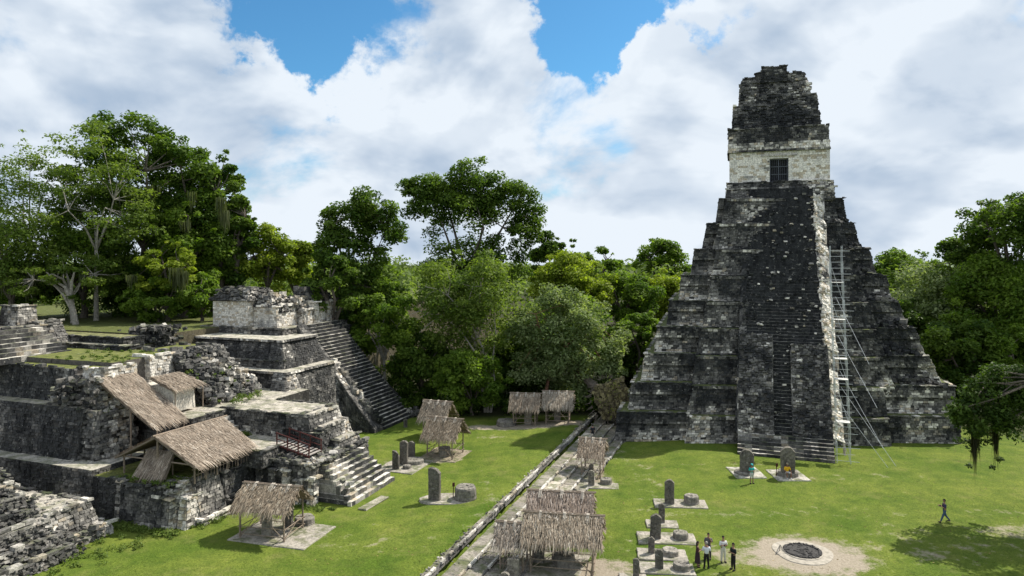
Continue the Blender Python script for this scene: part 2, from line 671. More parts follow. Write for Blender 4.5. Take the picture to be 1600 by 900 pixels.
def gz(x, y):
    s, t = x * CA - y * SA, x * SA + y * CA
    z = .06 * noise.noise(Vector((x * .08, y * .08, 0)))
    k = smooth(95, 78, t)
    if s < -20.1:
        z += .36 * smooth(-30, -20.1, s) * k
    elif s < -14.7:
        z += -.75 * k
    else:
        z += -.36 * smooth(-5, -14.7, s) * k
    return z


BARE = []            # (x, y, rx, ry, amount) worn patches
for (px, py, rx, ry, a) in ((1262, 868, 5.0, 3.7, .92), (1150, 866, 3.0, 2.2, .45), (1455, 866, 2.2, 1.1, .5), (1600, 830, 4.5, 1.8, .5), (1390, 822, 1.6, .8, .25),
                            (925, 888, 3.4, 2.4, .8), (455, 838, 2.8, 1.9, .9), (695, 715, 2.4, 2.2, .8), (635, 725, 3.0, 1.8, .5), (1555, 800, 3.5, .9, .3),
                            (770, 682, 3.0, .9, .35), (800, 668, 8, 1.6, .8), (870, 664, 6, 1.6, .8), (930, 745, 2.2, 3.0, .6), (958, 705, 1.6, 2.4, .4), (1480, 850, 9, 4, .22), (1180, 800, 16, 1.6, .2), (1010, 745, 1.6, 16, .22), (760, 800, 2.0, 10, .2), (560, 850, 8, 2.2, .2), (1330, 745, 9, 1.4, .2), (1120, 725, 7, .8, .25), (1060, 870, 7, 5, .16)):
    p = at(px, py)
    BARE.append((p.x, p.y, rx, ry, a))

xs = sorted(set([-600, -300, -180, -120, -90] + [round(-75 + i * .75, 3) for i in range(int(135 / .75) + 1)] + [75, 95, 140, 260, 600]))
ys = sorted(set([-100, -20, 10, 25] + [round(32 + i * .75, 3) for i in range(int(66 / .75) + 1)] + [105, 115, 130, 160, 220, 350, 700, 1500]))
gv = [(x, y, gz(x, y)) for y in ys for x in xs]
nx = len(xs)
gf = [(j * nx + i, j * nx + i + 1, (j + 1) * nx + i + 1, (j + 1) * nx + i) for j in range(len(ys) - 1) for i in range(nx - 1)]
me = bpy.data.meshes.new('ground')
me.from_pydata(gv, [], gf)
dirt, litter = [], []
for (x, y, z) in gv:
    a = 0
    for (bx, by, rx, ry, am) in BARE:
        d = math.hypot((x - bx) / rx, (y - by) / ry)
        a = max(a, am * (1 - smooth(.45, 1.25, d)))
    dirt.append(a)
    lt = smooth(85.5, 88.5, y + 1.4 * noise.noise(Vector((x * .2, y * .2, 3)))) if x < 14 else smooth(80, 86, y + (x - 50) * .6)
    litter.append(lt)
me.attributes.new('dirt', 'FLOAT', 'POINT').data.foreach_set('value', dirt)
me.attributes.new('litter', 'FLOAT', 'POINT').data.foreach_set('value', litter)
me.materials.append(M['ground'])
me.polygons.foreach_set('use_smooth', [True] * len(me.polygons))
go = bpy.data.objects.new('ground', me)
COL.objects.link(go)
go['kind'] = 'structure'


# ------------------------------------------------------------------ the great temple pyramid
TOPY = [643, 597, 552, 510, 469.5, 430, 389, 349, 310.5]           # rows of the nine terrace edges at the left corner
LX = [966, 988, 1009, 1028, 1047, 1066, 1086, 1106, 1125]
LXB = [960, 981, 1001, 1022, 1042, 1060, 1079, 1097, 1119]
RX = [1500, 1490, 1449, 1428, 1402, 1384, 1357, 1333, 1316]
RXB = [1502, 1492, 1474, 1447, 1420, 1394, 1371, 1346, 1325]
IL = [1083, 1087, 1091, 1097, 1105, 1113, 1120, 1124, 1135]         # inner, projecting section
IR = [1385, 1378, 1372, 1362, 1352, 1340, 1326, 1312, 1300]
TV = Vector((math.sin(R(16)), math.cos(R(16)), 0))
tp = Ruin('temple_pyramid', 'tall dark stepped stone pyramid with a central stairway and roof comb, right of the plaza', 'pyramid', (30, 84, 0), pale=-.02)
ZT = [0.0]
tcorn = []
for i in range(9):
    yl, yr = 77.2 + 1.30 * i, 74.8 + 1.50 * i
    z1 = H - (TOPY[i] - HY) * yl / F
    z0 = ZT[-1]
    ZT.append(z1)

    def cx(px, Y):
        return Vector(((px - 800) * Y / F, Y, 0))
    bl, br = cx(LXB[i], yl - .35), cx(RXB[i], yr - .35)
    tl, tr = cx(LX[i], yl), cx(RX[i], yr)
    dep = 27.5 - 2.35 * i
    pb = [bl, br, br + TV * (dep + .7) , bl + TV * (dep + .7)]
    pt = [tl, tr, tr + TV * dep, tl + TV * dep]
    zb = z0 - (.35 if i else .6)
    rough = i >= 2
    tp.block('terrace', pb, zb, pt, z1, (0, 1, 3), top=(.10, .12, .045), pale=.15 if i < 6 else .03, grad=.75, h=.25, ln=(.28, .75), rims=(0, 1, 3), rimh=.07)
    # upper band of the terrace stands proud of the lower
    zb2 = z1 - .42 * (z1 - z0)
    o1 = -TV * .24
    tp.block('apron_moulding', [bl + o1 + (tl - bl) * .55, br + o1 + (tr - br) * .55, br + (tr - br) * .55 + TV * .3, bl + (tl - bl) * .55 + TV * .3], zb2,
             [tl + o1, tr + o1, tr + TV * .3, tl + TV * .3], z1 + .02, (0, 1, 3), top=(.10, .12, .045), pale=-.06 if i > 5 else .0, grad=.6, h=.25, rimh=.06)
    # projecting inner section with its own set-back
    fw = -TV * (1.35 - .06 * i)
    ul, ur = (IL[i] - LX[i]) / (RX[i] - LX[i]), (IR[i] - LX[i]) / (RX[i] - LX[i])
    e = .012
    pb2 = [lerp(bl, br, ul - e) + fw * 1.15, lerp(bl, br, ur + e) + fw * 1.15, lerp(bl, br, ur + e) + TV * .2, lerp(bl, br, ul - e) + TV * .2]
    pt2 = [lerp(tl, tr, ul) + fw, lerp(tl, tr, ur) + fw, lerp(tl, tr, ur) + TV * .2, lerp(tl, tr, ul) + TV * .2]
    tp.block('inner_terrace', pb2, zb, pt2, z1 - .12, (0, 1, 3), top=(.10, .12, .045), pale=.06, grad=.5, h=.25, rimh=.08)
    q0 = [p - TV * .13 for p in pt2[:2]]
    tp.block('ledge', [q0[0], q0[1], pt2[2], pt2[3]], z1 - .42, [q0[0], q0[1], pt2[2], pt2[3]], z1 - .10, (0,), top=(.10, .12, .045), pale=.25, h=.27, rimh=0)
    tcorn.append((tl, tr))
tw_front = 88.4
ZP = H - (284 - HY) * tw_front / F         # floor of the sanctuary
UA = R(18)
UV = Vector((math.sin(UA), math.cos(UA), 0)); UW = Vector((math.cos(UA), -math.sin(UA), 0))
UC = Vector(((1217 - 800) * tw_front / F, tw_front, 0))     # door centre line on the sanctuary front


def upoly(w0, w1, d0, d1):
    return [UC + UW * w0 + UV * d0, UC + UW * w1 + UV * d0, UC + UW * w1 + UV * d1, UC + UW * w0 + UV * d1]


def wq(px, d=0.0):
    """offset along the sanctuary front, at depth d, of a survey column in the photo"""
    q = (px - 800) / F
    return (q * (UC.y + d * math.cos(UA)) - UC.x - d * math.sin(UA)) / (math.cos(UA) + q * math.sin(UA))


tp.block('upper_platform', upoly(wq(1133, -1), wq(1305, -1), -1.0, 9.5), ZT[-1] - .3, upoly(wq(1136, -.7), wq(1303, -.7), -.7, 9.2), ZP - .9, (0, 1, 3), top=(.3, .29, .26), pale=.08)
tp.block('upper_platform', upoly(wq(1136, -.45), wq(1303, -.45), -.45, 9), ZP - .9, upoly(wq(1137.5, -.3), wq(1302, -.3), -.3, 9), ZP, (0, 1, 3), top=(.3, .29, .26), pale=.12)
# sanctuary wall in three pieces round the doorway
wh = 4.0
sanct = thing('sanctuary', 'white plastered temple room with a barred dark doorway crowning the tall pyramid', 'temple room', UC + UV * 2 + Vector((0, 0, ZP)))


def plain(root, name, pb, z0, pt, z1, mat, col, top=None, label=None):
    m = MB()
    m.prism(pb, z0, pt, z1, col, top, bottom=True)
    o = m.build(name, M[mat], root)
    if label: o['label'] = label
    return o


sm = MB()
for (w0, w1) in ((wq(1140), -1.12), (1.18, wq(1297))):
    o = plain(sanct, 'wall', upoly(w0, w1, 0, 7.5), ZP, upoly(w0 * (1 if w0 < -2 else 1), w1, .05, 7.5), ZP + wh, 'white', (.70, .67, .62))
    q = upoly(w0, w1, 0, 7.5)
    for e in (0, 1, 3):
        a, b2 = q[e], q[(e + 1) % 4]
        zz = Vector((0, 0, 1))
        clad(sm, a + zz * (ZP + .05), b2 + zz * (ZP + .05), b2 + zz * (ZP + wh - .1), a + zz * (ZP + wh - .1), .9, 0, .27, (.35, .7), (.0, .018), .03, .006)
plain(sanct, 'lintel_wall', upoly(-1.12, 1.18, .02, 7.5), ZP + 3.05, upoly(-1.12, 1.18, .05, 7.5), ZP + wh, 'white', (.70, .67, .62))
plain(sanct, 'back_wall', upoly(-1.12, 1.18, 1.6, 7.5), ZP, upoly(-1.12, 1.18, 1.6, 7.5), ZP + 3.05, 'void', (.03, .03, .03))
plain(sanct, 'lintel_beam', upoly(-2.2, 2.15, -.14, .3), ZP + 3.32, upoly(-2.2, 2.15, -.14, .3), ZP + 3.5, 'clean', (.45, .43, .39))
gate = MB()
door = MB()
for w in (-1.06, 0, 1.12):
    p = UC + UW * w + UV * .35
    door.box((p.x, p.y, ZP + 1.5), (.09, .09, 3.0), (.1, .1, .1), -UA)
for z in (.06, 1.0, 2.0, 2.96):
    p = UC + UW * .03 + UV * .35
    door.box((p.x, p.y, ZP + z), (2.1, .07, .07), (.1, .1, .1), -UA)
do = door.build('door', M['door'], sanct)
for k in range(9):
    if k == 4: continue
    p = UC + UW * (-1.06 + .24 * k + .12) + UV * .36
    bb = MB()
    bb.tube([(p.x, p.y, ZP + .06), (p.x, p.y, ZP + 2.96)], .022, 5)
    bb.build('bar', M['door'], do)
stuff(sm.build('masonry', M['white'], sanct))
# frieze, roof and comb
cr_ = Ruin('roof_comb', 'ragged dark roof comb of stacked stone towering above the white temple room', 'roof comb', UC + UV * 4 + Vector((0, 0, ZP + wh)), pale=-.02)
zf = ZP + wh
zz1 = zf + 3.0


def wpx(px, Y):
    return ((px - 800) * Y / F - UC.x) / math.cos(UA)


cr_.block('frieze', upoly(wq(1139, -.22), wq(1296, -.22), -.22, 7.7), zf + .003, upoly(wq(1139), wq(1294), -.02, 7.4), zz1, (0, 1, 3), pale=.12, rimh=.3, h=.3)
cr_.block('frieze_band', upoly(wq(1138.6, -.3), wq(1296.4, -.3), -.30, 7.0), zf + .2, upoly(wq(1138.6, -.2), wq(1296, -.2), -.2, 7.0), zf + 1.15, (0, 1, 3), pale=.55, rimh=0, h=.3)
cr_.block('cornice', upoly(wq(1137.5, -.36), wq(1297.5, -.36), -.36, 7.8), zf - .06, upoly(wq(1137.5, -.33), wq(1297, -.33), -.33, 7.8), zf + .22, (0, 1, 3), pale=.1, rimh=0, h=.28)
z2 = zz1 + 3.9
def comb(name, l0, r0, l1, r1, d0, d1, z0_, z1_, pale, rimh=.3, back=6.0, out=(.0, .28)):
    cr_.block(name, upoly(wq(l0, d0), wq(r0, d0), d0, back), z0_, upoly(wq(l1, d1), wq(r1, d1), d1, back - .3), z1_, (0, 1, 3), pale=pale, rimh=rimh, out=out, miss=.08)


def zrow(py, d):
    return H - (py - HY) * (UC.y + d) / F


comb('comb_base', 1146, 1281, 1147, 1280, 1.0, 1.4, zz1 - .05, zrow(180, 1.4), -.06)
comb('comb_base', 1148, 1279, 1148, 1276, 1.5, 1.9, zrow(181, 1.5), zrow(163, 1.9), .02)
comb('comb_stage', 1157, 1276, 1157, 1275, 2.1, 2.3, zrow(166, 2.1), zrow(151, 2.3), .10)
comb('comb_stage', 1157, 1266, 1158, 1265, 2.4, 2.8, zrow(153, 2.4), zrow(136, 2.8), .12)
comb('comb_stage', 1158, 1264, 1160, 1259, 2.9, 3.1, zrow(137, 2.9), zrow(126, 3.1), -.02)
comb('comb_crest', 1159, 1181, 1163, 1179, 3.0, 3.2, zrow(128, 3.0), zrow(119, 3.2), -.1, .25, 5.4, (.0, .2))
comb('comb_crest', 1181, 1190, 1181, 1190, 3.1, 3.2, zrow(128, 3.0), zrow(112, 3.2), -.1, .1, 5.4, (.0, .15))
comb('comb_crest', 1190, 1230, 1192, 1228, 2.6, 2.9, zrow(128, 2.6), zrow(104, 2.9), -.12, .15, 5.4, (.0, .15))
comb('comb_crest', 1230, 1260, 1231, 1256, 3.0, 3.2, zrow(128, 3.0), zrow(116, 3.2), -.1, .4, 5.4, (.0, .2))
z2 = zrow(151, 2.3)
# carved relief of the comb: big worn lumps
for _ in range(110):
    w = random.uniform(-4.6, 3.6); z = random.uniform(zz1 + .3, z2 + 2.0)
    p = UC + UW * w + UV * (1.25 + (z - zz1) * .27) + Vector((0, 0, z))
    cr_.mb.rock(p, random.uniform(.25, .6), stone_col(p, -.05), (1, .7, .8))
cr_.done()

# stairway
SB = Vector((27.75, 68.9, 0)); STP = Vector((34.35, 87.3, 0))
sv = (STP - SB).normalized(); sw = Vector((sv.y, -sv.x, 0))
run = (STP - SB).length
for k in range(6):                                   # low broad base steps
    d0 = k * .42
    step_part(tp.root, 'base_step', SB + sv * d0 - sw * 4.75, SB + sv * d0 + sw * 4.45, sv * (.9 if k < 5 else 3.2), -.3 if k == 0 else .29 * k, .29 * (k + 1), 'stone', .05)
z_st = 1.74
NS = 78


def stair_pt(u, w=0.0):
    """point on the stair slope, u 0..1 from foot to top"""
    d = 2.9 + (run - 2.9) * u
    return SB + sv * d + sw * w + Vector((0, 0, z_st + (ZP - .95 - z_st) * u))


for k in range(NS):
    u = k / NS
    p = stair_pt(u)
    hw = lerp(4.45, 3.75, u)
    z1 = z_st + (ZP - .95 - z_st) * (k + 1) / NS
    if u < .36:
        pass
    step_part(tp.root, 'stair_step', Vector((p.x, p.y, 0)) - sw * hw, Vector((p.x, p.y, 0)) + sw * hw, sv * 1.1, p.z - .35, z1, 'stone', -.08 + .10 * (u > .75), 22, .05, .34, True)
# body under the steps
m = MB()
pr = [stair_pt(0), stair_pt(1.0)]
for sgn in (-1,):
    pass
a0 = SB + sv * 2.95
qa = [a0 - sw * 4.4, a0 + sw * 4.4, STP + sw * 3.7 + sv * .5, STP - sw * 3.7 + sv * .5]
base = [Vector((q.x, q.y, -.3)) for q in qa]
topq = [Vector((qa[0].x, qa[0].y, z_st - .12)), Vector((qa[1].x, qa[1].y, z_st - .12)), Vector((qa[2].x, qa[2].y, ZP - 1.3)), Vector((qa[3].x, qa[3].y, ZP - 1.3))]
m.idx(base + topq, [(0, 1, 5, 4), (1, 2, 6, 5), (2, 3, 7, 6), (3, 0, 4, 7), (4, 5, 6, 7)], (.07, .068, .065))
m.build('stair_core', M['stone'], tp.root)
# eroded fill masses that bury the outer thirds of the lower flight
for (w0, w1, u1) in ((-4.75, -1.25, .335), (.72, 4.4, .30)):
    m = MB()
    b4 = [SB + sv * 2.3 + sw * w0, SB + sv * 2.3 + sw * w1]
    lo = [Vector((p.x, p.y, z_st - .2)) for p in b4]
    hi = [stair_pt(u1, w1) + Vector((0, 0, .75)) - sv * .25, stair_pt(u1, w0) + Vector((0, 0, .75)) - sv * .25]
    bk = [stair_pt(u1, w1) + sv * 1.0, stair_pt(u1, w0) + sv * 1.0]
    gb = [Vector((lo[0].x, lo[0].y, 0)) + sv * 1.0, Vector((lo[1].x, lo[1].y, 0)) + sv * 1.0]
    m.idx(lo + hi + bk + [Vector((hi[0].x, hi[0].y, 0)), Vector((hi[1].x, hi[1].y, 0))],
          [(0, 1, 2, 3), (3, 2, 4, 5), (1, 6, 2), (7, 0, 3), (2, 6, 4), (7, 3, 5)], (.06, .058, .055))
    m.build('stair_fill', M['stone'], tp.root)
    clad(tp.mb, lo[0], lo[1], hi[0], hi[1], -.04, 0, .26, (.22, .6), (.0, .2), .12, .06)
    rg = Vector((hi[0].x, hi[0].y, z_st)); lg = Vector((hi[1].x, hi[1].y, z_st))
    clad(tp.mb, lo[1], rg, hi[0], lo[1] + Vector((0, 0, .05)), .05, 0, .3, (.25, .6), (.0, .1))
    clad(tp.mb, lg, lo[0], lo[0] + Vector((0, 0, .05)), hi[1], -.05, 0, .3, (.25, .6), (.0, .1))
# left rough edge of the flight and pale plaster strip down its right edge
for (sg, pale) in ((-1, -.12), (1, 1.1)):  # sunlight on the right strip put into its pale stones and its tilt
    m = MB()
    prv = None
    for k in range(41):
        u = k / 40 * .965
        hw = lerp(4.5, 3.75, u)
        sn = (-sv * .84 + Vector((0, 0, .54)))
        th = (1.15 + random.uniform(-.2, .2)) if sg > 0 else .6
        up = sn * random.uniform(.05, .32)
        cur = [stair_pt(u, sg * (hw + random.uniform(-.25, .1))) + up, stair_pt(u, sg * (hw + th)) - sn * (1.05 if sg > 0 else .2), stair_pt(u, sg * (hw + th)) - Vector((0, 0, 2.2)), stair_pt(u, sg * hw) - Vector((0, 0, 1.4))]
        if prv:
            col = stone_col(cur[0], pale - (.5 if (sg > 0 and random.random() < .25) else 0))
            q4 = [(0, 1, 5, 4), (1, 2, 6, 5), (3, 0, 4, 7)] if sg > 0 else [(1, 0, 4, 5), (2, 1, 5, 6), (0, 3, 7, 4)]
            m.idx(prv + cur, q4, col)
            if sg > 0:
                clad(tp.mbs.setdefault('clean', MB()), prv[0], prv[1], cur[1], cur[0], 1.0 if random.random() < .75 else .3, 0, .3, (.25, .5), (.0, .10), .12, .04)
        prv = cur
    m.build('balustrade', M['clean' if sg > 0 else 'stone'], tp.root)
    for k in range(80):
        u = random.uniform(0, .95)
        p = stair_pt(u, sg * (lerp(4.5, 3.75, u) + random.uniform(-.3, .25))) + Vector((0, 0, .15))
        tp.mb.rock(p, random.uniform(.15, .38), stone_col(p, pale * .6), (1, 1, .6))
# loose white stones lying in the stairs, eroded right flank
for k in range(240):
    u = random.uniform(.02, .99)
    p = stair_pt(u, random.uniform(-4, 4)) + Vector((0, 0, .4))
    tp.mb.rock(p, random.uniform(.12, .30), stone_col(p, .5 if random.random() < .4 else -.1), (1.3, .8, .6))
for k in range(520):
    i = random.randint(1, 7)
    u = random.uniform(.72, 1.0)
    tl, tr = tcorn[i]
    tl2, tr2 = tcorn[min(8, i + 1)]
    p = lerp(tl, tr, u); q = lerp(tl2, tr2, u)
    f = random.random()
    r = lerp(p, q, f) - TV * random.uniform(-.4, .5)
    r.z = ZT[i + 1] + f * 1.2 * random.random()
    tp.mb.rock(r, random.uniform(.15, .5), stone_col(r, .02), (1.2, 1, .7))
for k in range(140):
    i = random.randint(0, 8)
    tl, tr = tcorn[i]
    r = lerp(tl, tr, random.random()) - TV * random.uniform(-.6, 1.0)
    r.z = ZT[i + 1] - .02
    tp.mb.rock(r, random.uniform(.1, .28), stone_col(r, .05), (1.2, 1, .6))
tp.done()

# ------------------------------------------------------------------ scaffolding up the right side of the stairway
sc_root = thing('scaffolding', 'slim galvanised tube scaffolding climbing the right edge of the pyramid stairway', 'scaffolding', at(1318, 712))


def tube_part(root, name, pts, r, mat, n=6):
    m = MB()
    m.tube(pts, r, n)
    return m.build(name, M[mat], root)


def sc_pt(w, d, z):
    return SB + sw * w + sv * d + Vector((0, 0, z))


lev = []
for bay in range(11):
    z0, z1 = bay * 1.95, (bay + 1) * 1.95
    d = max(0, (z0 - 1.0)) * .56 + .2
    lev.append((z0, z1, d))
    wl_ = 4.62 + .035 * bay; wr_ = wl_ + 1.2
    base_z = 0 if bay == 0 else z0
    for (w, dd) in ((wl_, d), (wr_, d), (wl_, d + 1.1), (wr_, d + 1.1)):
        tube_part(sc_root, 'upright', [sc_pt(w, dd, max(-.3, z0 - .9)), sc_pt(w, dd, z1 + .2)], .027, 'steel')
    for q in range(3):
        zc = z0 + .65 * q + .3
        tube_part(sc_root, 'rung', [sc_pt(wl_ - .1, d - .04, zc), sc_pt(wr_ + random.uniform(.05, .9), d - .04, zc + random.uniform(-.04, .04))], .022, 'steel', 5)
    tube_part(sc_root, 'transom', [sc_pt(wr_, d, z1), sc_pt(wr_, d + 1.3, z1)], .022, 'steel', 5)
    tube_part(sc_root, 'transom', [sc_pt(wl_, d, z1), sc_pt(wl_, d + 1.3, z1)], .022, 'steel', 5)
    if bay in (1, 3, 4, 6, 8):
        m = MB()
        c = sc_pt(wl_ + .6, d + .55, z1)
        m.box((c.x, c.y, c.z + .03), (1.25, 1.1, .05), (.6, .6, .6), math.atan2(sw.y, sw.x))
        m.build('platform_board', M['board'], sc_root)
    if bay % 2 == 0 and bay < 9:
        tube_part(sc_root, 'diagonal_brace', [sc_pt(wl_, d - .05, z1 + 1.6), sc_pt(wr_ + .05, d - .35, max(.2, z0 - .6))], .018, 'steel', 5)
for (zt, ext) in ((5.2, 4.2), (8.5, 3.7), (12.0, 3.4), (16.0, 2.9), (7.0, 4.9)):
    dt = max(0, zt - 1) * .56 + .2
    zb = max(0.05, zt - 6.6)
    db = max(0, zb - 1) * .5 - .3 if zb > .1 else .1
    tube_part(sc_root, 'raking_brace', [sc_pt(5.3, dt, zt), sc_pt(5.5 + ext * .85, db, zb)], .018, 'steel', 5)


# ------------------------------------------------------------------ causeway steps between the two lawns
cs = thing('causeway', 'long low run of worn grey stone steps crossing the lawn between the two plazas', 'stone steps', ST(-18, 50, 0))
for k in range(5):
    s0 = -20.1 + k * 1.12
    zt = .42 - .165 * k
    # each tread is made of long worn slabs, laid end to end
    t = 33.0
    while t < 86:
        Lt = random.uniform(1.6, 3.4)
        zj = zt + random.uniform(-.03, .03)
        m = MB()
        w = (.42 if k == 0 else 1.10) + random.uniform(-.04, .03)
        a, b2, c, d = ST(s0, t + .02), ST(s0 + w, t + .02), ST(s0 + w + random.uniform(-.07, .02), t + Lt - .02), ST(s0 + random.uniform(-.02, .05), t + Lt - .02)
        col = stone_col(ST(s0, t, 0), .12, .75)
        m.prism([a, b2, c, d], zj - .5, [a, b2, c, d], zj, tuple(x * 1.4 for x in col), (col[0] * 1.25 + .03, col[1] * 1.2 + .025, col[2] * 1.1 + .02))
        m.build('slab', M['floor'], cs)
        t += Lt
# kerb stones along the risers, the sun on them put into a pale colour
mbk = MB()
for k in range(5):
    s1 = -20.1 + k * 1.12 + (.42 if k == 0 else 1.10)
    t = 33
    while t < 86:
        Lt = random.uniform(.35, .9)
        if random.random() > (.12, .25, .30, .25, .4)[k]:
            p = ST(s1, t + Lt / 2, .40 - .17 * k)
            c = stone_col(p, .55, .2)
            mbk.box(p, (random.uniform(.1, .2), Lt * .95, .17), c, -R(20), .025)
        t += Lt
stuff(mbk.build('kerb_stones', M['clean'], cs))
mbk = MB()
for _ in range(420):
    s = random.uniform(-20.15, -19.5) if random.random() < .5 else random.uniform(-20, -14.6)
    p = ST(s, random.uniform(33, 85), 0)
    p.z = .5 - max(0, (s + 20.1)) / 1.12 * .17
    mbk.rock(p, random.uniform(.05, .13), stone_col(p, .25, .4), (1, 1.4, .5))
stuff(mbk.build('loose_stones', M['stone'], cs))

# ------------------------------------------------------------------ left acropolis
FLOOR = (.42, .395, .35)
GRASSY = (.15, .165, .05)
# lower terrace in front, with the corner piers
A = Ruin('stone_terrace', 'long dark lower terrace wall with broken corner piers, below the big thatched hall', 'terrace', ST(-44, 40, 0), pale=.0, mid=.12)
A.block('terrace_block', rect(-90, -49.5, 39.0, 60), -.3, rect(-90, -49.5, 39.25, 60), 3.6, (0, 1), top=(.42, .40, .36), rimh=0)
A.block('terrace_block', rect(-49.5, -46.6, 39.15, 48), -.3, rect(-49.5, -46.7, 39.4, 48), 3.15, (0, 1), top=GRASSY, pale=-.12)
A.block('corner_pier', rect(-46.9, -46.3, 38.95, 41), -.3, rect(-46.85, -46.4, 39.3, 41), 3.05, (0, 1), top=(.3, .28, .25), pale=.4)
A.block('terrace_block', rect(-46.3, -42.0, 38.9, 48), -.3, rect(-46.4, -42.3, 39.3, 48), 2.95, (0, 1), top=GRASSY, pale=-.12)
A.block('terrace_block', rect(-44.6, -42.0, 38.8, 41), -.25, rect(-44.5, -42.3, 39.25, 41), 2.3, (0, 1), top=(.3, .28, .22), pale=0)
A.block('corner_pier', rect(-42.0, -41.4, 38.9, 42), -.3, rect(-42.3, -41.7, 39.4, 42), 2.2, (0, 1), top=(.3, .28, .25), pale=.45)
A.block('terrace_block', rect(-42.2, -40.9, 39.7, 48), -.3, rect(-42.2, -41.2, 40.1, 48), 2.1, (0, 1), top=GRASSY, pale=-.15)
A.block('corner_pier', rect(-41.2, -40.3, 39.6, 41), -.3, rect(-41.3, -40.7, 40, 41), 2.25, (0, 1), top=(.3, .28, .25), pale=.35)
A.block('sloping_panel', rect(-44, -40.0, 40.8, 43.6), -.3, rect(-44, -40.9, 41.0, 43.4), 3.25, (0, 1), top=(.36, .34, .30), pale=.1, mid=.5)
A.block('plinth', rect(-43, -39.7, 40.6, 43.8), -.3, rect(-43, -39.75, 40.7, 43.7), .4, (0, 1), top=(.36, .34, .30), pale=.45)
A.block('terrace_fill', rect(-46.6, -41.0, 39.6, 49.5), 2.0, rect(-46.4, -41.3, 40.2, 49), 3.3, (0, 1), top=GRASSY, pale=.05, rimh=.3)
A.block('recess_wall', rect(-41.6, -40.4, 43.6, 48), -.3, rect(-41.6, -40.7, 43.8, 48), 3.1, (0, 1), top=GRASSY, pale=-.05)
A.block('back_wall', rect(-41, -34.7, 47.3, 56), -.3, rect(-41, -34.9, 47.4, 56), 3.2, (0, 1), top=(.34, .32, .27), pale=-.02, rimh=.35)
for k, s in enumerate((-40.2, -38.9, -37.5, -36.2, -34.9)):
    A.block('pilaster', rect(s, s + .55, 46.9 - .05 * k, 47.5), -.3, rect(s + .03, s + .52, 47.0, 47.5), (2.9, 2.5, 2.6, 1.9, 2.2)[k], (0, 1, 3), top=(.34, .32, .27), pale=.32)
rubble(A.mb, lambda: ST(random.uniform(-41, -34.3), random.uniform(47, 53), 3.22 + random.uniform(-.1, .15)), 420, (.1, .32), .1, .3, (1.3, .9, .5))
rubble(A.mb, lambda: ST(random.uniform(-47.5, -40.8), random.uniform(39.2, 40.6), 3.1 + random.uniform(-.4, .1)), 160, (.1, .32), .1, .3, (1.2, .9, .55))
rubble(A.mb, lambda: ST(random.uniform(-41.0, -38.5), random.uniform(43.5, 46.8), random.uniform(-.1, 1.2)), 60, (.12, .4), .1, .2)
A.done()

# foreground ruin at the left edge
FR = Ruin('ruined_platform', 'crumbling grey ruin of broken stone courses at the near left corner', 'ruin', ST(-47, 31, 0), pale=-.16, mid=.34)
FR.block('platform_block', rect(-70, -45.6, 30, 37.2), -.3, rect(-70, -46.3, 30, 36.5), 2.55, (0, 1, 2), top=FLOOR, pale=.1)
FR.block('plinth', rect(-60, -45.0, 33.5, 37.5), -.3, rect(-60, -45.3, 33.5, 37.4), .75, (0, 1, 2), top=FLOOR, pale=.55)
for k in range(7):
    s0 = -44.0 - k * .95
    tt = 33.9 - .22 * k
    FR.block('broken_course', rect(-75, s0, 18, tt), -.3 + k * .76, rect(-75, s0 - .25, 18, tt - .2), .70 + k * .80, (1, 2), top=(.2, .19, .17), pale=-.02, out=(.0, .3), miss=.15, rimh=.3, h=.17, ln=(.14, .42))


def fr_pt():
    k = random.uniform(0, 7)
    return ST(-43.9 - k * .95 + random.uniform(-.35, .3), random.uniform(20, 34.2 - .2 * k), .10 + k * .80 + random.uniform(-.25, .25))


rubble(FR.mb, fr_pt, 3600, (.06, .24), -.10, .36, (1.5, 1, .5))
rubble(FR.mb, lambda: ST(random.uniform(-52, -46), random.uniform(33.5, 36.6), 2.55), 70, (.08, .25), .3, .3, (1.2, .9, .5))
rubble(FR.mb, lambda: ST(random.uniform(-46.2, -44.6), random.uniform(31, 37), random.uniform(0, 1.0)), 130, (.1, .42), .2, .3, (1.3, .9, .6))
FR.done()

# dark two-tier wall at the left with a rough sunlit end
B = Ruin('tiered_wall', 'big blackened two-tier masonry wall with a pale ledge and a crumbled sunlit right end', 'wall', ST(-56, 41, 3.5), pale=-.08, mid=.1)
B.block('lower_tier', rect(-100, -53.0, 40.6, 60), 3.3, rect(-100, -53.2, 41.3, 60), 7.75, (0, 1), top=(.36, .34, .29), rimh=0)
B.block('upper_tier', rect(-100, -55.6, 42.6, 60), 7.5, rect(-100, -56.6, 43.1, 60), 10.6, (0, 1), top=GRASSY, rimh=.3)
B.block('end_mass', rect(-55, -51.4, 40.9, 45.2), 3.2, rect(-55.3, -52.2, 41.8, 45), 7.2, (0, 1), top=GRASSY, pale=.24, out=(.0, .35), miss=.12, rimh=.5)  # sunlight on this end of the wall put into paler stones
B.block('end_mass', rect(-57, -52.6, 42.2, 45.3), 7.0, rect(-57, -53.8, 43, 45), 9.4, (0, 1), top=GRASSY, pale=.24, out=(.0, .35), miss=.12, rimh=.5)


def em_pt():
    z = random.uniform(3.6, 10)
    return ST(-51.3 - (z - 3.4) * .33 + random.uniform(-.6, .1), random.uniform(41 + (z - 3.4) * .2, 45.2), z)


rubble(B.mb, em_pt, 380, (.12, .4), .4, .2, (1.2, 1, .8))
rubble(B.mb, lambda: ST(random.uniform(-57.5, -52.5), random.uniform(41.2, 43.0), 0) + Vector((0, 0, random.uniform(4.5, 10))), 240, (.12, .42), .18, .1)
B.done()

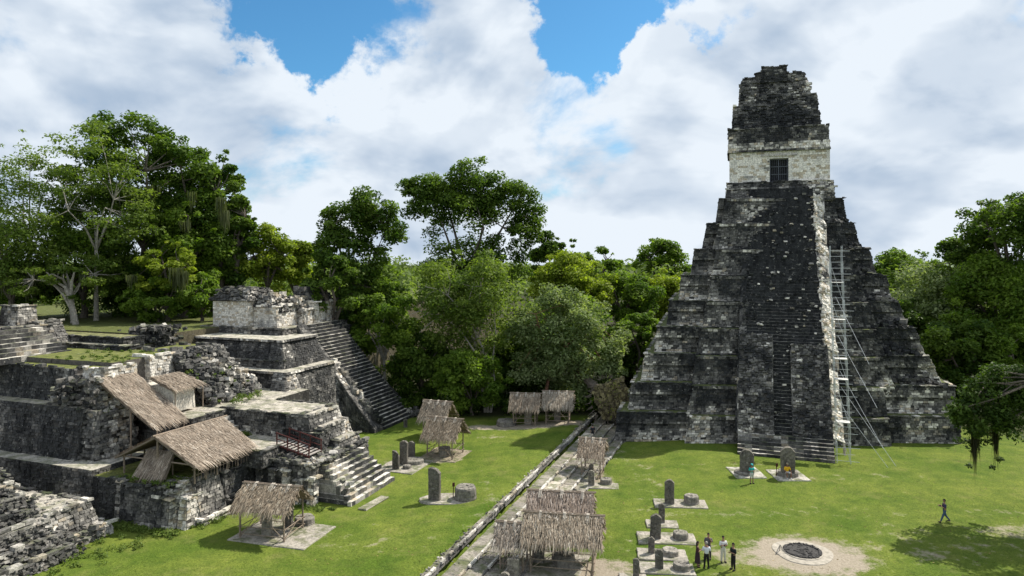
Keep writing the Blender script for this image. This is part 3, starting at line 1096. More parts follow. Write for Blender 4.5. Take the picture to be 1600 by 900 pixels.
# hill of the acropolis with a grass top, faced by the sunlit wall
hill = MB()
hill.prism(rect(-160, -61, 44.0, 57.8), 0, rect(-160, -61.5, 44.6, 57.8), 11.05, (.12, .11, .10), GRASSY)
hill.prism(rect(-62, -54, 44.1, 52), 0, rect(-62, -54, 44.7, 51.8), 11.04, (.12, .11, .10), GRASSY)
hill.prism(rect(-160, -62, 57.5, 160), 0, rect(-160, -62.5, 57.6, 160), 11.8, (.1, .09, .06), (.10, .115, .035))
ho = hill.build('hill', M['floor'])
ho['kind'] = 'structure'
C_ = Ruin('retaining_wall', 'sunlit pale rubble wall with a dark niche under the grassy top, behind the thatched roofs', 'wall', ST(-53, 47, 6.6), pale=.62, mid=.1, mat='clean')
C_.block('wall', rect(-56, -53.2, 43.3, 46.9), 6.4, rect(-56, -53.6, 43.6, 46.9), 10.7, (0, 1), top=GRASSY, rimh=.3, out=(0, .12))
C_.block('wall', rect(-56, -53.2, 48.2, 51.2), 6.4, rect(-56, -53.6, 48.2, 51), 11.1, (0, 1), top=GRASSY, rimh=.3, out=(0, .12))
C_.block('niche_back', rect(-56, -54.3, 46.8, 48.3), 6.4, rect(-56, -54.4, 46.8, 48.3), 10.6, (1,), top=GRASSY, pale=-.5, rimh=.2)
C_.block('rubble_mound', rect(-58, -50.2, 51.1, 57.5), 6.4, rect(-58, -54.2, 51.3, 56), 11.1, (0, 1, 2), top=GRASSY, mat='stone', pale=-.05, out=(0, .4), miss=.15, rimh=.5)


def mound_pt():
    u = random.random()
    return ST(lerp(-49.0, -54, u) + random.uniform(-.5, .5), random.uniform(51, 58.2 - u), 6.5 + 4.6 * u)


rubble(C_.mb, mound_pt, 800, (.13, .45), .02, .15, (1.2, 1, .7))
C_.done()
# small step walls and rubble heaps on the grassy top
D_ = Ruin('step_wall', 'low dark two-step wall on the grassy acropolis top', 'low wall', ST(-66, 52, 11), pale=-.05)
D_.block('wall', rect(-72, -59.5, 50.6, 52), 10.9, rect(-72, -59.5, 50.7, 52), 11.5, (0, 1), top=(.3, .29, .24), rimh=.1)
D_.block('wall', rect(-73, -61.2, 51.8, 54.5), 10.9, rect(-73, -61.2, 51.9, 54.5), 12.1, (0, 1), top=(.2, .2, .1), rimh=.15)
D_.done()
E_ = Ruin('stone_heap', 'dark heap of fallen stones on the grass beside the ruined temple', 'stone heap', ST(-63, 57, 11), pale=-.1)
E_.block('core', rect(-65, -60.5, 55.6, 58.5), 9, rect(-64, -61.5, 56.3, 57.8), 12.7, (0, 1, 2, 3), pale=-.1, out=(0, .4), miss=.15)
rubble(E_.mb, lambda: ST(-62.8 + random.gauss(0, 1.5), 57 + random.gauss(0, .9), 11.2 + random.uniform(0, 1.6)), 260, (.15, .45), -.05, .2)
E_.done()
# ruin with stairs at the far left
G_ = Ruin('ruined_shrine', 'small grey ruin with worn stairs and standing wall stubs at far left', 'ruin', ST(-68, 46, 11), pale=.08, mid=.35)
G_.block('base_block', rect(-90, -68.6, 41, 51.5), 10.6, rect(-90, -69.2, 41.3, 51.3), 13.4, (0, 1, 2), top=(.3, .28, .24))
G_.block('base_block', rect(-72, -68.0, 48.5, 51.8), 10.6, rect(-72, -69.4, 48.9, 51.4), 13.7, (0, 1, 2), top=(.3, .28, .24))
for k in range(7):
    step_part(G_.root, 'stair_step', ST(-64.6 - k * .6, 40.5), ST(-64.6 - k * .6, 49 - k * .05), ST(-.9, 0), 10.6, 11.15 + k * .36, 'stone', .12)
G_.block('wall_stub', rect(-73.5, -70.8, 47.8, 50.0), 13.3, rect(-73.3, -71, 48, 49.9), 15.4, (0, 1), top=(.3, .28, .24), pale=.3, mid=.4)
G_.block('wall_stub', rect(-77, -72.2, 45, 46.8), 13.3, rect(-77, -72.3, 45.1, 46.8), 15.2, (0, 1), top=(.3, .28, .24), pale=.3, mid=.4)
G_.done()

# upper court floor, the lower court and the front stair
K = Ruin('stair_platform', 'sunlit platform with a broad stair rising from the left lawn to a pale floor', 'platform', ST(-38, 52, 0), pale=.08, mid=.25)
K.block('upper_floor', rect(-62, -45.2, 50.65, 61), 2.8, rect(-62, -45.2, 50.8, 61), 6.302, (0,), top=FLOOR, pale=-.12, mid=0)
K.block('upper_floor', rect(-45.2, -38.4, 50.6, 55.6), 2.8, rect(-45.2, -38.5, 50.8, 55.5), 6.3, (0, 1, 2), top=FLOOR, pale=-.12, mid=0)
K.block('hut_floor', rect(-57, -46.6, 46.4, 51), 2.8, rect(-57, -46.7, 46.5, 51), 6.28, (0, 1), top=FLOOR, pale=-.05, mid=.1, rimh=.1)
K.block('court_floor', rect(-48, -38.9, 46.2, 51), 2.8, rect(-48, -39.0, 46.4, 51), 4.2, (0, 1), top=FLOOR, rimh=.2)
for k in range(5):
    step_part(K.root, 'court_step', ST(-44.7 - k * .5, 47.2), ST(-44.7 - k * .5, 50.55), ST(-.8, 0), 4.0, 4.5 + k * .40, 'clean', .4)
for k in range(8):
    s = -31.4 - .40 * k
    t0 = 48.0 + .07 * k + random.uniform(-.08, .12)
    step_part(K.root, 'stair_step', ST(s, t0), ST(s, 54.9 - .06 * k), ST(-35.8 - s, 0) if k < 7 else ST(-3.2, 0), -.3, .36 * (k + 1), 'floor', .12, 14, .05, .55)
    clad(K.mb, ST(s - .42, t0 - .02, -.1), ST(s - .02, t0 - .02, -.1), ST(s - .02, t0 - .02, .36 * (k + 1) - .03), ST(s - .42, t0 - .02, .36 * (k + 1) - .03), .05, .2, .3, (.3, .5))
core = MB()
core.prism([ST(-38.5, 49.6), ST(-34.2, 49.6), ST(-34.2, 54.7), ST(-38.5, 54.7)], -.3, [ST(-38.5, 49.6), ST(-34.4, 49.6), ST(-34.4, 54.7), ST(-38.5, 54.7)], 2.8, (.12, .115, .1), FLOOR)
core.build('stair_core', M['stone'], K.root)
K.block('stair_side', rect(-45, -33.9, 54.3, 56.2), -.3, rect(-45, -35.2, 54.3, 55.6), 3.0, (1, 2), top=FLOOR, pale=.12)
for k, (s0, z0, z1, t0) in enumerate(((-35.1, 2.7, 3.95, 51.9), (-36.2, 3.85, 5.15, 50.9), (-37.3, 5.0, 6.2, 50.6))):
    K.block('tier', rect(-40, s0, t0, 55.4), z0, rect(-40, s0 - .45, t0 + .1, 55.3), z1, (0, 1, 2), top=FLOOR, pale=.12, rimh=.16)
    K.block('tier_lip', rect(s0 - .9, s0 - .38, t0 + .3, 54.6 - k * .3), z1 - .1, rect(s0 - .9, s0 - .4, t0 + .3, 54.5 - k * .3), z1 + .2, (0, 1), top=FLOOR, pale=.5, rimh=0)
K.block('side_block', rect(-38.6, -36.2, 50.3, 51.6), 2.7, rect(-38.5, -36.4, 50.5, 51.6), 4.9, (0, 1, 3), top=FLOOR, pale=-.05)
rubble(K.mb, lambda: ST(random.uniform(-40.5, -34.3), random.uniform(48, 51.5), 3.05 + random.uniform(-.1, .4)), 260, (.12, .42), .2, .3, (1.4, .9, .45))
rubble(K.mb, lambda: ST(random.uniform(-35.5, -31.2), 48.2 + random.uniform(0, .5), 0) + Vector((0, 0, random.uniform(0, 2.0))), 30, (.12, .36), .1, .3)
K.done()
ls = MB()
ls.box(at(584, 786, .07) - Vector((0, 0, 0)), (.75, 3.2, .16), (.36, .34, .28), -R(24), .04)
tag(ls.build('stone_slab', M['floor']), 'long flat pale slab lying in the grass at the foot of the front stair', 'slab')

# ------------------------------------------------------------------ ruined temple with its long stair
T = Ruin('ruined_temple', 'broken roofed stone temple on dark terraces with a long stair falling to the lawn', 'temple', ST(-52, 66, 0), pale=-.05, mid=.12)
T.block('terrace', rect(-80, -45.4, 58.4, 69), -.3, rect(-80, -47.6, 60.3, 69), 7.9, (0, 1), top=(.40, .38, .34), rimh=0)
T.block('terrace', rect(-80, -48.6, 61.7, 69), 7.6, rect(-80, -50.3, 63.0, 69), 10.9, (0, 1), top=(.44, .42, .37), rimh=0)
T.block('terrace_ledge', rect(-80, -47.3, 60.0, 69), 7.82, rect(-80, -47.4, 60.05, 69), 8.08, (0, 1), top=(.44, .42, .37), rimh=0, pale=.35)
T.block('terrace_ledge', rect(-80, -49.9, 62.6, 69), 10.85, rect(-80, -50.0, 62.65, 69), 11.1, (0, 1), top=(.48, .46, .41), rimh=0, pale=.4)
T.block('terrace_band', rect(-80, -49.0, 61.6, 63), 8.0, rect(-80, -49.2, 61.8, 63), 8.9, (0, 1), top=(.3, .29, .26), pale=.15, rimh=.1)
T.block('corner_buttress', rect(-48.4, -46.0, 58.2, 61.5), 5.0, rect(-49, -47.5, 60.0, 61.5), 7.95, (0, 1), top=(.40, .38, .33), pale=.2, mid=.3, rimh=0)
T.block('corner_buttress', rect(-51.2, -48.9, 61.5, 64), 7.9, rect(-51.5, -50.2, 62.8, 64), 10.95, (0, 1), top=(.40, .38, .33), pale=.25, mid=.3, rimh=0)
T.block('upper_base', rect(-80, -52.2, 68, 80), 7, rect(-80, -52.4, 68, 80), 11.2, (1,), top=(.40, .38, .33), rimh=0)
T.block('temple_plinth', rect(-65.6, -53.0, 66.4, 80), 10.7, rect(-65.4, -53.2, 66.6, 80), 11.8, (0, 1), top=(.34, .32, .28), pale=.18)
T.block('temple_wall', rect(-64.2, -58.8, 67.3, 72), 11.7, rect(-64.2, -58.8, 67.3, 72), 15.0, (0, 1, 3), top=(.2, .2, .18), pale=1.0, rimh=0, out=(0, .02), miss=.01, mat='white', h=.28)
T.block('temple_wall', rect(-58.7, -55.2, 68.2, 72), 11.7, rect(-58.7, -55.4, 68.2, 72), 14.3, (0, 1), top=(.2, .2, .18), pale=.75, rimh=.4, out=(0, .06), mat='clean')
T.block('temple_roof', rect(-64.5, -58.5, 67.0, 72.5), 14.95, rect(-63.2, -59.2, 68.2, 71.5), 16.4, (0, 1, 3), pale=-.1, out=(0, .3), miss=.1, rimh=.4)
T.block('temple_roof', rect(-58.6, -56.0, 68.1, 72.5), 14.2, rect(-58.5, -57.0, 68.9, 71.5), 15.6, (0, 1), pale=-.05, out=(0, .35), miss=.12, rimh=.6)
T.block('temple_roof', rect(-57, -55.3, 68.6, 72.5), 13.5, rect(-57, -55.9, 69.1, 71.5), 14.7, (0, 1), pale=-.05, out=(0, .35), miss=.12, rimh=.5)
T.block('broken_wall', rect(-56.4, -54.2, 72.2, 79.5), 11.7, rect(-56.4, -54.4, 72.2, 79.3), 13.5, (0, 1), pale=.42, rimh=.4, out=(0, .12))
T.block('broken_wall', rect(-56.8, -55.0, 72.2, 79.5), 13.4, rect(-56.8, -55.2, 72.2, 79.3), 15.2, (0, 1), pale=.25, rimh=.6, out=(0, .3), miss=.1)
T.block('broken_wall', rect(-57, -55.4, 73.5, 78), 15.1, rect(-57, -55.7, 73.8, 77.6), 16.0, (0, 1), pale=-.15, rimh=.6, out=(0, .3), miss=.1)
for tt in (72.6, 74.0, 75.4, 76.8, 78.2):
    T.block('wall_panel', rect(-55.2, -54.0, tt, tt + .9), 11.7, rect(-55.2, -54.1, tt, tt + .9), random.uniform(13.7, 14.9), (0, 1), pale=.6, rimh=.3)
rubble(T.mb, lambda: ST(random.uniform(-63.5, -59.2), random.uniform(67.2, 72), 15.9 + random.uniform(-.3, .5)), 200, (.12, .4), -.15, .1)
rubble(T.mb, lambda: ST(random.uniform(-59, -55), random.uniform(68.5, 79), 14.5 + random.uniform(-.6, .9)), 240, (.12, .42), -.05, .1)
# stair block: side wall, steps, wing
NT = 33
ZB = 12.0
m = MB()
s0, s1 = -41.6, -52.6
m.idx([ST(s0 - .3, 70.2, -.3), ST(s1, 70.2, -.3), ST(s1, 70.2, ZB - .3), ST(s0 - .3, 77.2, -.3), ST(s1, 77.2, -.3), ST(s1, 77.2, ZB - .3)],
      [(1, 0, 2), (3, 4, 5), (0, 3, 5, 2)], (.06, .058, .055))
m.build('stair_core', M['stone'], T.root)
for k in range(NT):
    s = lerp(s0, s1, k / NT)
    step_part(T.root, 'stair_step', ST(s, 70.3 + random.uniform(-.15, .1)), ST(s, 77 + random.uniform(-.1, .2)), ST(-.75, 0), ZB * k / NT - .35, ZB * (k + 1) / NT, 'stone', -.08, None, .03, .3, True)
# sloping wing wall of the stair, in three sections
for (u0, u1, pale, dz) in ((0.0, .36, .30, .35), (.36, .60, .22, .55), (.60, 1.0, -.08, .1)):
    m = MB()
    sa, sb = lerp(s0 - .2, s1, u0), lerp(s0 - .2, s1, u1)
    za, zb = ZB * u0 + dz, ZB * u1 + dz
    tf, tb = 68.6, 70.35
    P = [ST(sa, tf, -.3), ST(sb, tf, -.3), ST(sb, tf, zb), ST(sa, tf, za), ST(sa, tb, -.3), ST(sb, tb, -.3), ST(sb, tb, zb), ST(sa, tb, za)]
    m.idx(P, [(1, 0, 3, 2), (0, 4, 7, 3), (4, 5, 6, 7), (5, 1, 2, 6), (3, 7, 6, 2)], (.1, .095, .09))
    m.build('stair_wing', M['stone'], T.root)
    clad(T.mb, P[1], P[0], P[3], P[2], -.05, .1, .33)
    clad(T.mb, P[3], P[7], P[6], P[2], pale, .2, .4, (.3, .7))
for k in range(40):
    u = random.uniform(.05, .62)
    s = lerp(s0, s1, u)
    p = ST(s, 69.9 + random.uniform(-.3, .5), ZB * u + .55)
    T.mb.box(p, (.5, .5, random.uniform(.3, .8)), stone_col(p, .3), -R(20), .06)
rubble(T.mb, lambda: ST(random.uniform(-44, -41), random.uniform(77.1, 79), random.uniform(0, .8)), 60, (.15, .5), 0, .1)
T.block('stair_back', rect(-70, -43, 77, 80.5), -.3, rect(-70, -54, 77, 79), 11.0, (1,), pale=-.2, top=(.08, .09, .03))
T.done()

# ------------------------------------------------------------------ thatch
TINT = [Vector((1, 1, 1))]


def thatch_slope(mb, tl, tr, bl, br, n_len=14.0, rows=9, over=.25, shag=1.0):
    """palm fronds laid in courses down a roof slope (corners: top left/right, bottom left/right)"""
    tl, tr, bl, br = Vector(tl), Vector(tr), Vector(bl), Vector(br)
    nrm = (tr - tl).cross(bl - tl).normalized() * -1
    if nrm.z < 0: nrm = -nrm
    dn = (bl - tl).normalized()
    for r in range(rows):
        v = (rows - 1 - r) / rows
        rv = v
        a, b2 = lerp(tl, bl, v), lerp(tr, br, v)
        nn = int((b2 - a).length * n_len * 3.0)
        ax = (b2 - a).normalized()
        Ls = (bl - tl).length / rows
        for k in range(nn):
            u = (k + random.random()) / nn
            p = lerp(a, b2, u) + nrm * (.04 + random.uniform(0, .09)) + dn * (random.uniform(-.5, .5) * Ls if 0 < r < rows - 1 else 0)
            L = Ls * random.uniform(.9, 2.4) + (over * random.uniform(.3, 1.6) if r == 0 else 0)
            w = random.uniform(.022, .055)
            sl = random.uniform(-.22, .22) * shag
            e = p + dn * L + ax * sl * L + nrm * random.uniform(-.05, .09) * shag
            if r == 0:
                e.z -= random.uniform(0, .16) * shag
            mid = (p + e) / 2 + nrm * random.uniform(.0, .06) * shag
            t = random.random()
            base = lerp(Vector((.20, .165, .132)), Vector((.36, .315, .262)), t)
            if random.random() < .08: base = Vector((.47, .43, .375))
            if random.random() < .07: base = Vector((.11, .09, .072))
            base = Vector((base.x * TINT[0].x, base.y * TINT[0].y, base.z * TINT[0].z)) * (1 + .35 * noise.noise(p * 1.3))
            q = ax * (w / 2)
            mb.idx([p - q, p + q, mid + q * .9, mid - q * .9, e + q * .3, e - q * .3], [(0, 1, 2, 3), (3, 2, 4, 5)], tuple(base))


def roof_slab(mb, tl, tr, bl, br, th=.10, col=(.17, .138, .105)):
    tl, tr, bl, br = map(Vector, (tl, tr, bl, br))
    n2 = (tr - tl).cross(bl - tl).normalized()
    if n2.z > 0: n2 = -n2
    n2 = n2 * th
    mb.idx([tl, tr, br, bl, tl + n2, tr + n2, br + n2, bl + n2], [(0, 1, 2, 3), (7, 6, 5, 4), (0, 4, 5, 1), (1, 5, 6, 2), (2, 6, 7, 3), (3, 7, 4, 0)], col)


def shelter(px, py, L, D, eave, ridge, label, rot=-20.0, over=.55, z0=None, group='thatched shelters over the monuments', dens=14, rails=True, shag=1.0, name='thatched_shelter', posts=2, bands=True, gable=True):
    g = at(px, py)
    zz = gz(g.x, g.y) if z0 is None else z0
    if z0 is not None:
        g = at(px, py, z0)
    root = thing(name, label, 'shelter', (0, 0, 0), group)
    hl, hd = L / 2, D / 2
    f_ = random.uniform(.85, 1.12); TINT[0] = Vector((f_ * random.uniform(1, 1.08), f_, f_ * random.uniform(.88, 1.0)))
    # posts, each a pole
    for i in range(posts):
        x = -hl + L * i / (posts - 1)
        for y in (-hd, hd):
            m = MB()
            m.tube([(x + random.uniform(-.04, .04), y, -.15), (x, y, eave + .25)], [.075, .06], 7)
            m.build('post', M['wood'], root)
    if rails:
        for y in (-hd, hd):
            for z in (.42, .95):
                m = MB(); m.tube([(-hl - .15, y - .07, z + random.uniform(-.05, .05)), (hl + .15, y - .07, z + random.uniform(-.05, .05))], .032, 5)
                m.build('rail', M['wood'], root)
        for x in (-hl, hl):
            for z in (.42, .95):
                m = MB(); m.tube([(x + .07, -hd - .15, z), (x + .07, hd + .15, z + random.uniform(-.08, .08))], .032, 5)
                m.build('rail', M['wood'], root)
            m = MB(); m.tube([(x + .05, -hd, .2), (x + .05, hd, 1.35)], .028, 5); m.build('cross_brace', M['wood'], root)
        for (x0, x1) in ((-hl, -hl * .2), (hl, hl * .2)):
            m = MB(); m.tube([(x0, -hd - .02, .25), (x1, -hd - .02, 1.5)], .026, 5); m.build('cross_brace', M['wood'], root)
            m = MB(); m.tube([(x0, hd, 1.5), (x1, hd, .25)], .026, 5); m.build('cross_brace', M['wood'], root)
    for y in (-hd, hd):
        m = MB(); m.tube([(-hl - over, y, eave + .2), (hl + over, y, eave + .2)], .05, 6); m.build('eave_beam', M['wood'], root)
    # roof
    k = (ridge - eave) / (hd + over * .8)
    oy = hd + over * .8
    sag = .0
    rm = MB()
    fr = ((-hl - over, 0, ridge), (hl + over, 0, ridge), (-hl - over, -oy, eave), (hl + over, -oy, eave))
    bk = ((hl + over, 0, ridge), (-hl - over, 0, ridge), (hl + over, oy, eave), (-hl - over, oy, eave))
    roof_slab(rm, *fr)
    roof_slab(rm, *bk)
    ro = rm.build('roof', M['thatch'], root)
    tm = MB()
    rows = max(6, int((oy ** 2 + (ridge - eave) ** 2) ** .5 / .27))
    thatch_slope(tm, *fr, n_len=dens, rows=rows, shag=shag)
    thatch_slope(tm, *bk, n_len=dens * .7, rows=rows, shag=shag)
    # shaggy edges at the gables and cap along the ridge
    for sx in (-1, 1):
        for _ in range(int(dens * 7)):
            u = random.random(); sy = random.choice((-1, 1))
            p = Vector((sx * (hl + over - .1), sy * oy * u, lerp(ridge, eave, u) + .05))
            e = p + Vector((sx * random.uniform(.05, .34), sy * random.uniform(.0, .35), -random.uniform(.1, .42)))
            q = Vector((.03, .05 * random.choice((-1, 1)), .02))
            c = lerp(Vector((.13, .10, .07)), Vector((.36, .30, .22)), random.random())
            tm.idx([p - q, p + q, e + q * .4, e - q * .4], [(0, 1, 2, 3)], tuple(c))
    for _ in range(int((L + 2 * over) * dens * 1.6)):
        x = random.uniform(-hl - over, hl + over)
        sy = random.choice((-1, 1))
        p = Vector((x, -sy * .06, ridge + random.uniform(.04, .12)))
        e = p + Vector((random.uniform(-.14, .14), sy * random.uniform(.25, .55), -random.uniform(.12, .42)))
        w = random.uniform(.03, .06)
        c = lerp(Vector((.26, .225, .185)), Vector((.56, .52, .46)), random.random())  # ridge fronds paler than the slopes: sunlight put into the straw colour
        tm.idx([p - Vector((w, 0, 0)), p + Vector((w, 0, 0)), e + Vector((w * .4, 0, 0)), e - Vector((w * .4, 0, 0))], [(0, 1, 2, 3)], tuple(c))
    stuff(tm.build('thatch', M['thatch'], ro))
    for dy in (-.12, .1):
        m = MB(); m.tube([(-hl - over - .1, dy, ridge + .12), (0, dy, ridge + .09), (hl + over + .15, dy, ridge + .12)], .045, 6, (.3, .25, .2))
        m.build('ridge_pole', M['wood'], ro)
    for fx in (-.75, .05, .8):
        m = MB()
        for q in range(7):
            x = fx * hl + random.uniform(-.1, .1)
            m.tube([(x, -.45 + random.uniform(-.1, .1), ridge - .26), (x + .03, -.1, ridge + .15), (x + random.uniform(-.05, .05), .12, ridge + .16), (x, .45, ridge - .2)], .03, 5, (.40, .36, .305))
        m.build('ridge_tie', M['thatch'], ro)
    root.location = (g.x, g.y, zz)
    root.rotation_euler = (0, 0, R(rot))
    return root


shelter(425, 834, 3.5, 2.6, 2.2, 3.55, 'shaggy thatched shelter nearest the lower left, on the lawn before the terrace wall', rot=-13)
shelter(696, 712, 2.75, 2.7, 2.1, 3.8, 'pale shaggy thatched shelter in the middle of the left lawn, railed and open below')
shelter(684, 683, 2.4, 2.4, 2.2, 4.0, 'thatched shelter half hidden right behind the pale shaggy one on the left lawn')
shelter(821, 663, 2.6, 2.4, 2.1, 3.65, 'left of two thatched shelters at the tree line, its roof clear of leaves', shag=.5, rot=-8)
shelter(872, 662, 2.7, 2.4, 2.1, 3.65, 'right of two thatched shelters at the tree line, roof partly under leaves', shag=.5, rot=-8)
shelter(926, 735, 1.75, 2.6, 2.35, 3.7, 'small narrow thatched shelter standing on the steps before the pyramid', rot=-14, over=.4)
shelter(876, 834, 4.0, 2.3, 1.95, 3.4, 'long thatched roof directly behind the largest shelter on the steps', rot=-8, over=.45)
shelter(880, 878, 4.1, 2.5, 2.1, 3.45, 'largest thatched shelter at the bottom centre with poles laid along its ridge', rot=-10, over=.6)
shelter(803, 878, 1.5, 1.7, 2.25, 3.3, 'low thatched roof attached at the left of the largest shelter, bottom centre', rot=-12, over=.45)

# big open-sided thatched hall on the terrace
TINT[0] = Vector((1.10, 1.05, 1.0))
big_r = thing('thatched_hall', 'big open-sided thatched hall standing on the lower terrace', 'shelter', ST(-44, 44, 3.4))


def slope_part(root, tl, tr, bl, br, dens=12, rows=14, shag=.6, edge=True):
    m = MB()
    roof_slab(m, tl, tr, bl, br, .14)
    ro = m.build('roof', M['thatch'], root)
    t = MB()
    thatch_slope(t, tl, tr, bl, br, dens, rows, .25, shag)
    stuff(t.build('thatch', M['thatch'], ro))
    return ro


slope_part(big_r, ST(-44.2, 40.3, 6.45), ST(-44.2, 47.4, 6.35), ST(-40.0, 40.2, 4.5), ST(-40.0, 46.7, 4.5), 13, 16)
slope_part(big_r, ST(-44.2, 47.6, 6.35), ST(-44.2, 40.3, 6.45), ST(-48.3, 47.8, 4.5), ST(-48.3, 40.2, 4.5), 9, 14)
rp = MB(); rp.tube([ST(-44.15, 40.1, 6.55), ST(-44.2, 44, 6.5), ST(-44.15, 47.9, 6.45)], .07, 7); rp.build('ridge_pole', M['wood'], big_r)
for (s, n_) in ((-40.6, 6), (-47.8, 4)):
    for i in range(n_):
        t = 40.7 + i * (5.7 / (n_ - 1))
        m = MB(); m.tube([ST(s, t, 3.1), ST(s + random.uniform(-.05, .05), t, 4.65)], .07, 6); m.build('post', M['wood'], big_r)
for t in (40.6, 46.4):
    m = MB(); m.tube([ST(-44.2, t, 3.1), ST(-44.2, t, 6.3)], .09, 7); m.build('post', M['wood'], big_r)
    m = MB(); m.tube([ST(-48, t, 4.55), ST(-40.4, t, 4.55)], .06, 6); m.build('tie_beam', M['wood'], big_r)
    for sx in (-48, -40.4):
        m = MB(); m.tube([ST(sx, t - .05, 4.5), ST(-44.2, t - .05, 6.35)], .05, 6); m.build('rafter', M['wood'], big_r)
for z in (3.75, 4.25):
    m = MB(); m.tube([ST(-40.55, 40.4, z), ST(-40.5, 44, z + .05), ST(-40.55, 46.6, z)], .035, 5); m.build('rail', M['wood'], big_r)
for i in range(18):
    t = 40.6 + i * .33
    m = MB(); m.tube([ST(-40.5, t, 3.3), ST(-40.5, t + random.uniform(-.04, .04), 4.45)], .022, 5); m.build('picket', M['wood'], big_r)
# lean-to mat under its gable
mat_r = thing('thatch_screen', 'small leaning thatch screen under the near gable of the big thatched hall', 'thatch screen', ST(-43.5, 39.8, 3.2))
slope_part(mat_r, ST(-45.6, 41.1, 5.2), ST(-42.9, 41.0, 5.2), ST(-45.7, 39.85, 3.55), ST(-42.6, 39.75, 3.5), 14, 8, .4)
for s in (-45.4, -43.1):
    m = MB(); m.tube([ST(s, 41.0, 3.0), ST(s, 41.0, 5.15)], .05, 6); m.build('post', M['wood'], mat_r)
# long lean-to roof sliding down from the sunlit wall
lt = thing('thatched_lean_to', 'long steep thatched lean-to sloping down from the sunlit wall behind the hall', 'lean-to roof', ST(-50, 45, 4))
slope_part(lt, ST(-53.6, 42.8, 9.9), ST(-53.2, 46.4, 9.9), ST(-47.5, 43.0, 6.3), ST(-47.2, 46.4, 6.35), 13, 20, .7)
for (s, t) in ((-47.2, 43.3), (-47.2, 46.1), (-50, 43.2), (-50, 46.2)):
    m = MB(); m.tube([ST(s, t, 3.3), ST(s, t, 5.9 + (-46.8 - s) * .6)], .07, 6); m.build('post', M['wood'], lt)
# white walled hut with a thatched lid
hut = thing('plastered_hut', 'little white plastered hut with a ragged thatched lid against the sunlit wall', 'hut', ST(-50.5, 48.4, 6.6))
hm = MB()
hm.prism(rect(-53.5, -49.3, 47.0, 49.5), 6.5, rect(-53.5, -49.45, 47.05, 49.45), 8.75, (.60, .565, .50), bottom=True)
hm.build('wall', M['white'], hut)
slope_part(hut, ST(-51.6, 46.6, 9.5), ST(-51.6, 49.8, 9.5), ST(-48.8, 46.4, 8.65), ST(-48.8, 50.0, 8.65), 15, 7, 1.3)
for t in (46.7, 49.9):
    m = MB(); m.tube([ST(-48.8, t, 6.5), ST(-48.8, t, 8.6)], .05, 6); m.build('post', M['wood'], hut)
# stained timber footbridge to the stair platform
br_ = thing('footbridge', 'small dark red timber footbridge with handrails below the upper floor', 'footbridge', ST(-38, 49.8, 4))
for tt in (48.4, 50.1):
    m = MB(); m.tube([ST(-39.2, tt, 4.2), ST(-35.9, tt, 3.5)], .09, 6); m.build('stringer', M['redwood'], br_)
    m = MB(); m.tube([ST(-39.3, tt, 5.25), ST(-35.8, tt, 4.5)], .055, 6); m.build('handrail', M['redwood'], br_)
    m = MB(); m.tube([ST(-39.3, tt, 4.75), ST(-35.8, tt, 4.0)], .04, 6); m.build('handrail', M['redwood'], br_)
    for i in range(4):
        s = -39.2 + i * 1.1
        m = MB(); m.tube([ST(s, tt, 4.0 - i * .23), ST(s, tt, 5.3 - i * .235)], .06, 6); m.build('post', M['redwood'], br_)
for i in range(9):
    s = -39.1 + i * .39
    m = MB(); m.box(ST(s, 49.25, 4.29 - i * .083), (.24, 1.75, .06), (.3, .3, .3), -R(20)); m.build('tread', M['plank'], br_)

# ------------------------------------------------------------------ stelae, altars and their pads
def stele(px, py, h, w, label, d=None, rnd=.3, rot=-14, z0=None, pale=-.08, lean=0.0, group='standing stelae', slanted=0.0):
    g = at(px, py)
    zz = gz(g.x, g.y) + .1 if z0 is None else z0
    d = d or w * .42
    root = None
    m = MB()
    n_ = 9
    prof = []
    for i in range(n_ + 1):                     # rounded or chipped head
        u = i / n_
        x = -w / 2 + w * u
        z = h - rnd * w * (abs(2 * u - 1) ** 2.2) * .9 - slanted * u + random.uniform(-.03, .03)
        prof.append((x, z))
    out = [(-w / 2 * 1.02, -.2), (w / 2 * 1.02, -.2)]
    side = 6
    pts = []
    loop = [(-w / 2, -.2)] + [(w / 2, -.2)]
    for i in range(1, side):
        u = i / side
        loop.append((w / 2 * (1 + random.uniform(-.05, .02)), lerp(-.2, prof[-1][1], u)))
    loop += list(reversed(prof))
    for i in range(1, side):
        u = 1 - i / side
        loop.append((-w / 2 * (1 + random.uniform(-.05, .02)), lerp(-.2, prof[0][1], u)))
    nn = len(loop)
    k = len(m.v)
    V = [Vector((x * .95 + lean * z, -d / 2, z)) for (x, z) in loop] + [Vector((x + lean * z, -d / 2 + .05, z)) for (x, z) in loop] + \
        [Vector((x + lean * z, d / 2 - .05, z)) for (x, z) in loop] + [Vector((x * .95 + lean * z, d / 2, z)) for (x, z) in loop]
    fs = [tuple(range(nn)), tuple(reversed(range(3 * nn, 4 * nn)))]
    for r in range(3):
        for i in range(nn):
            j = (i + 1) % nn
            fs.append((r * nn + i, (r + 1) * nn + i, (r + 1) * nn + j, r * nn + j))
    c0 = lerp(Vector((.085, .08, .075)), Vector((.30, .28, .245)), min(1, max(0, .35 + pale)))
    m.idx(V, fs, tuple(c0))
    # carved relief on the face: worn raised bosses
    for _ in range(26):
        x = random.uniform(-.36, .36) * w; z = random.uniform(.3, h * .84)
        s = random.uniform(.05, .13) * w
        m.box((x + lean * z, -d / 2 - .012, z), (s * 2, .07, s * random.uniform(1, 2.4)), tuple(c0 * random.uniform(.8, 1.2)), 0, .02)
    o = m.build('stele', M['stele'])
    o.location = (g.x, g.y, zz)
    o.rotation_euler = (0, 0, R(rot))
    return tag(o, label, 'stele', group)


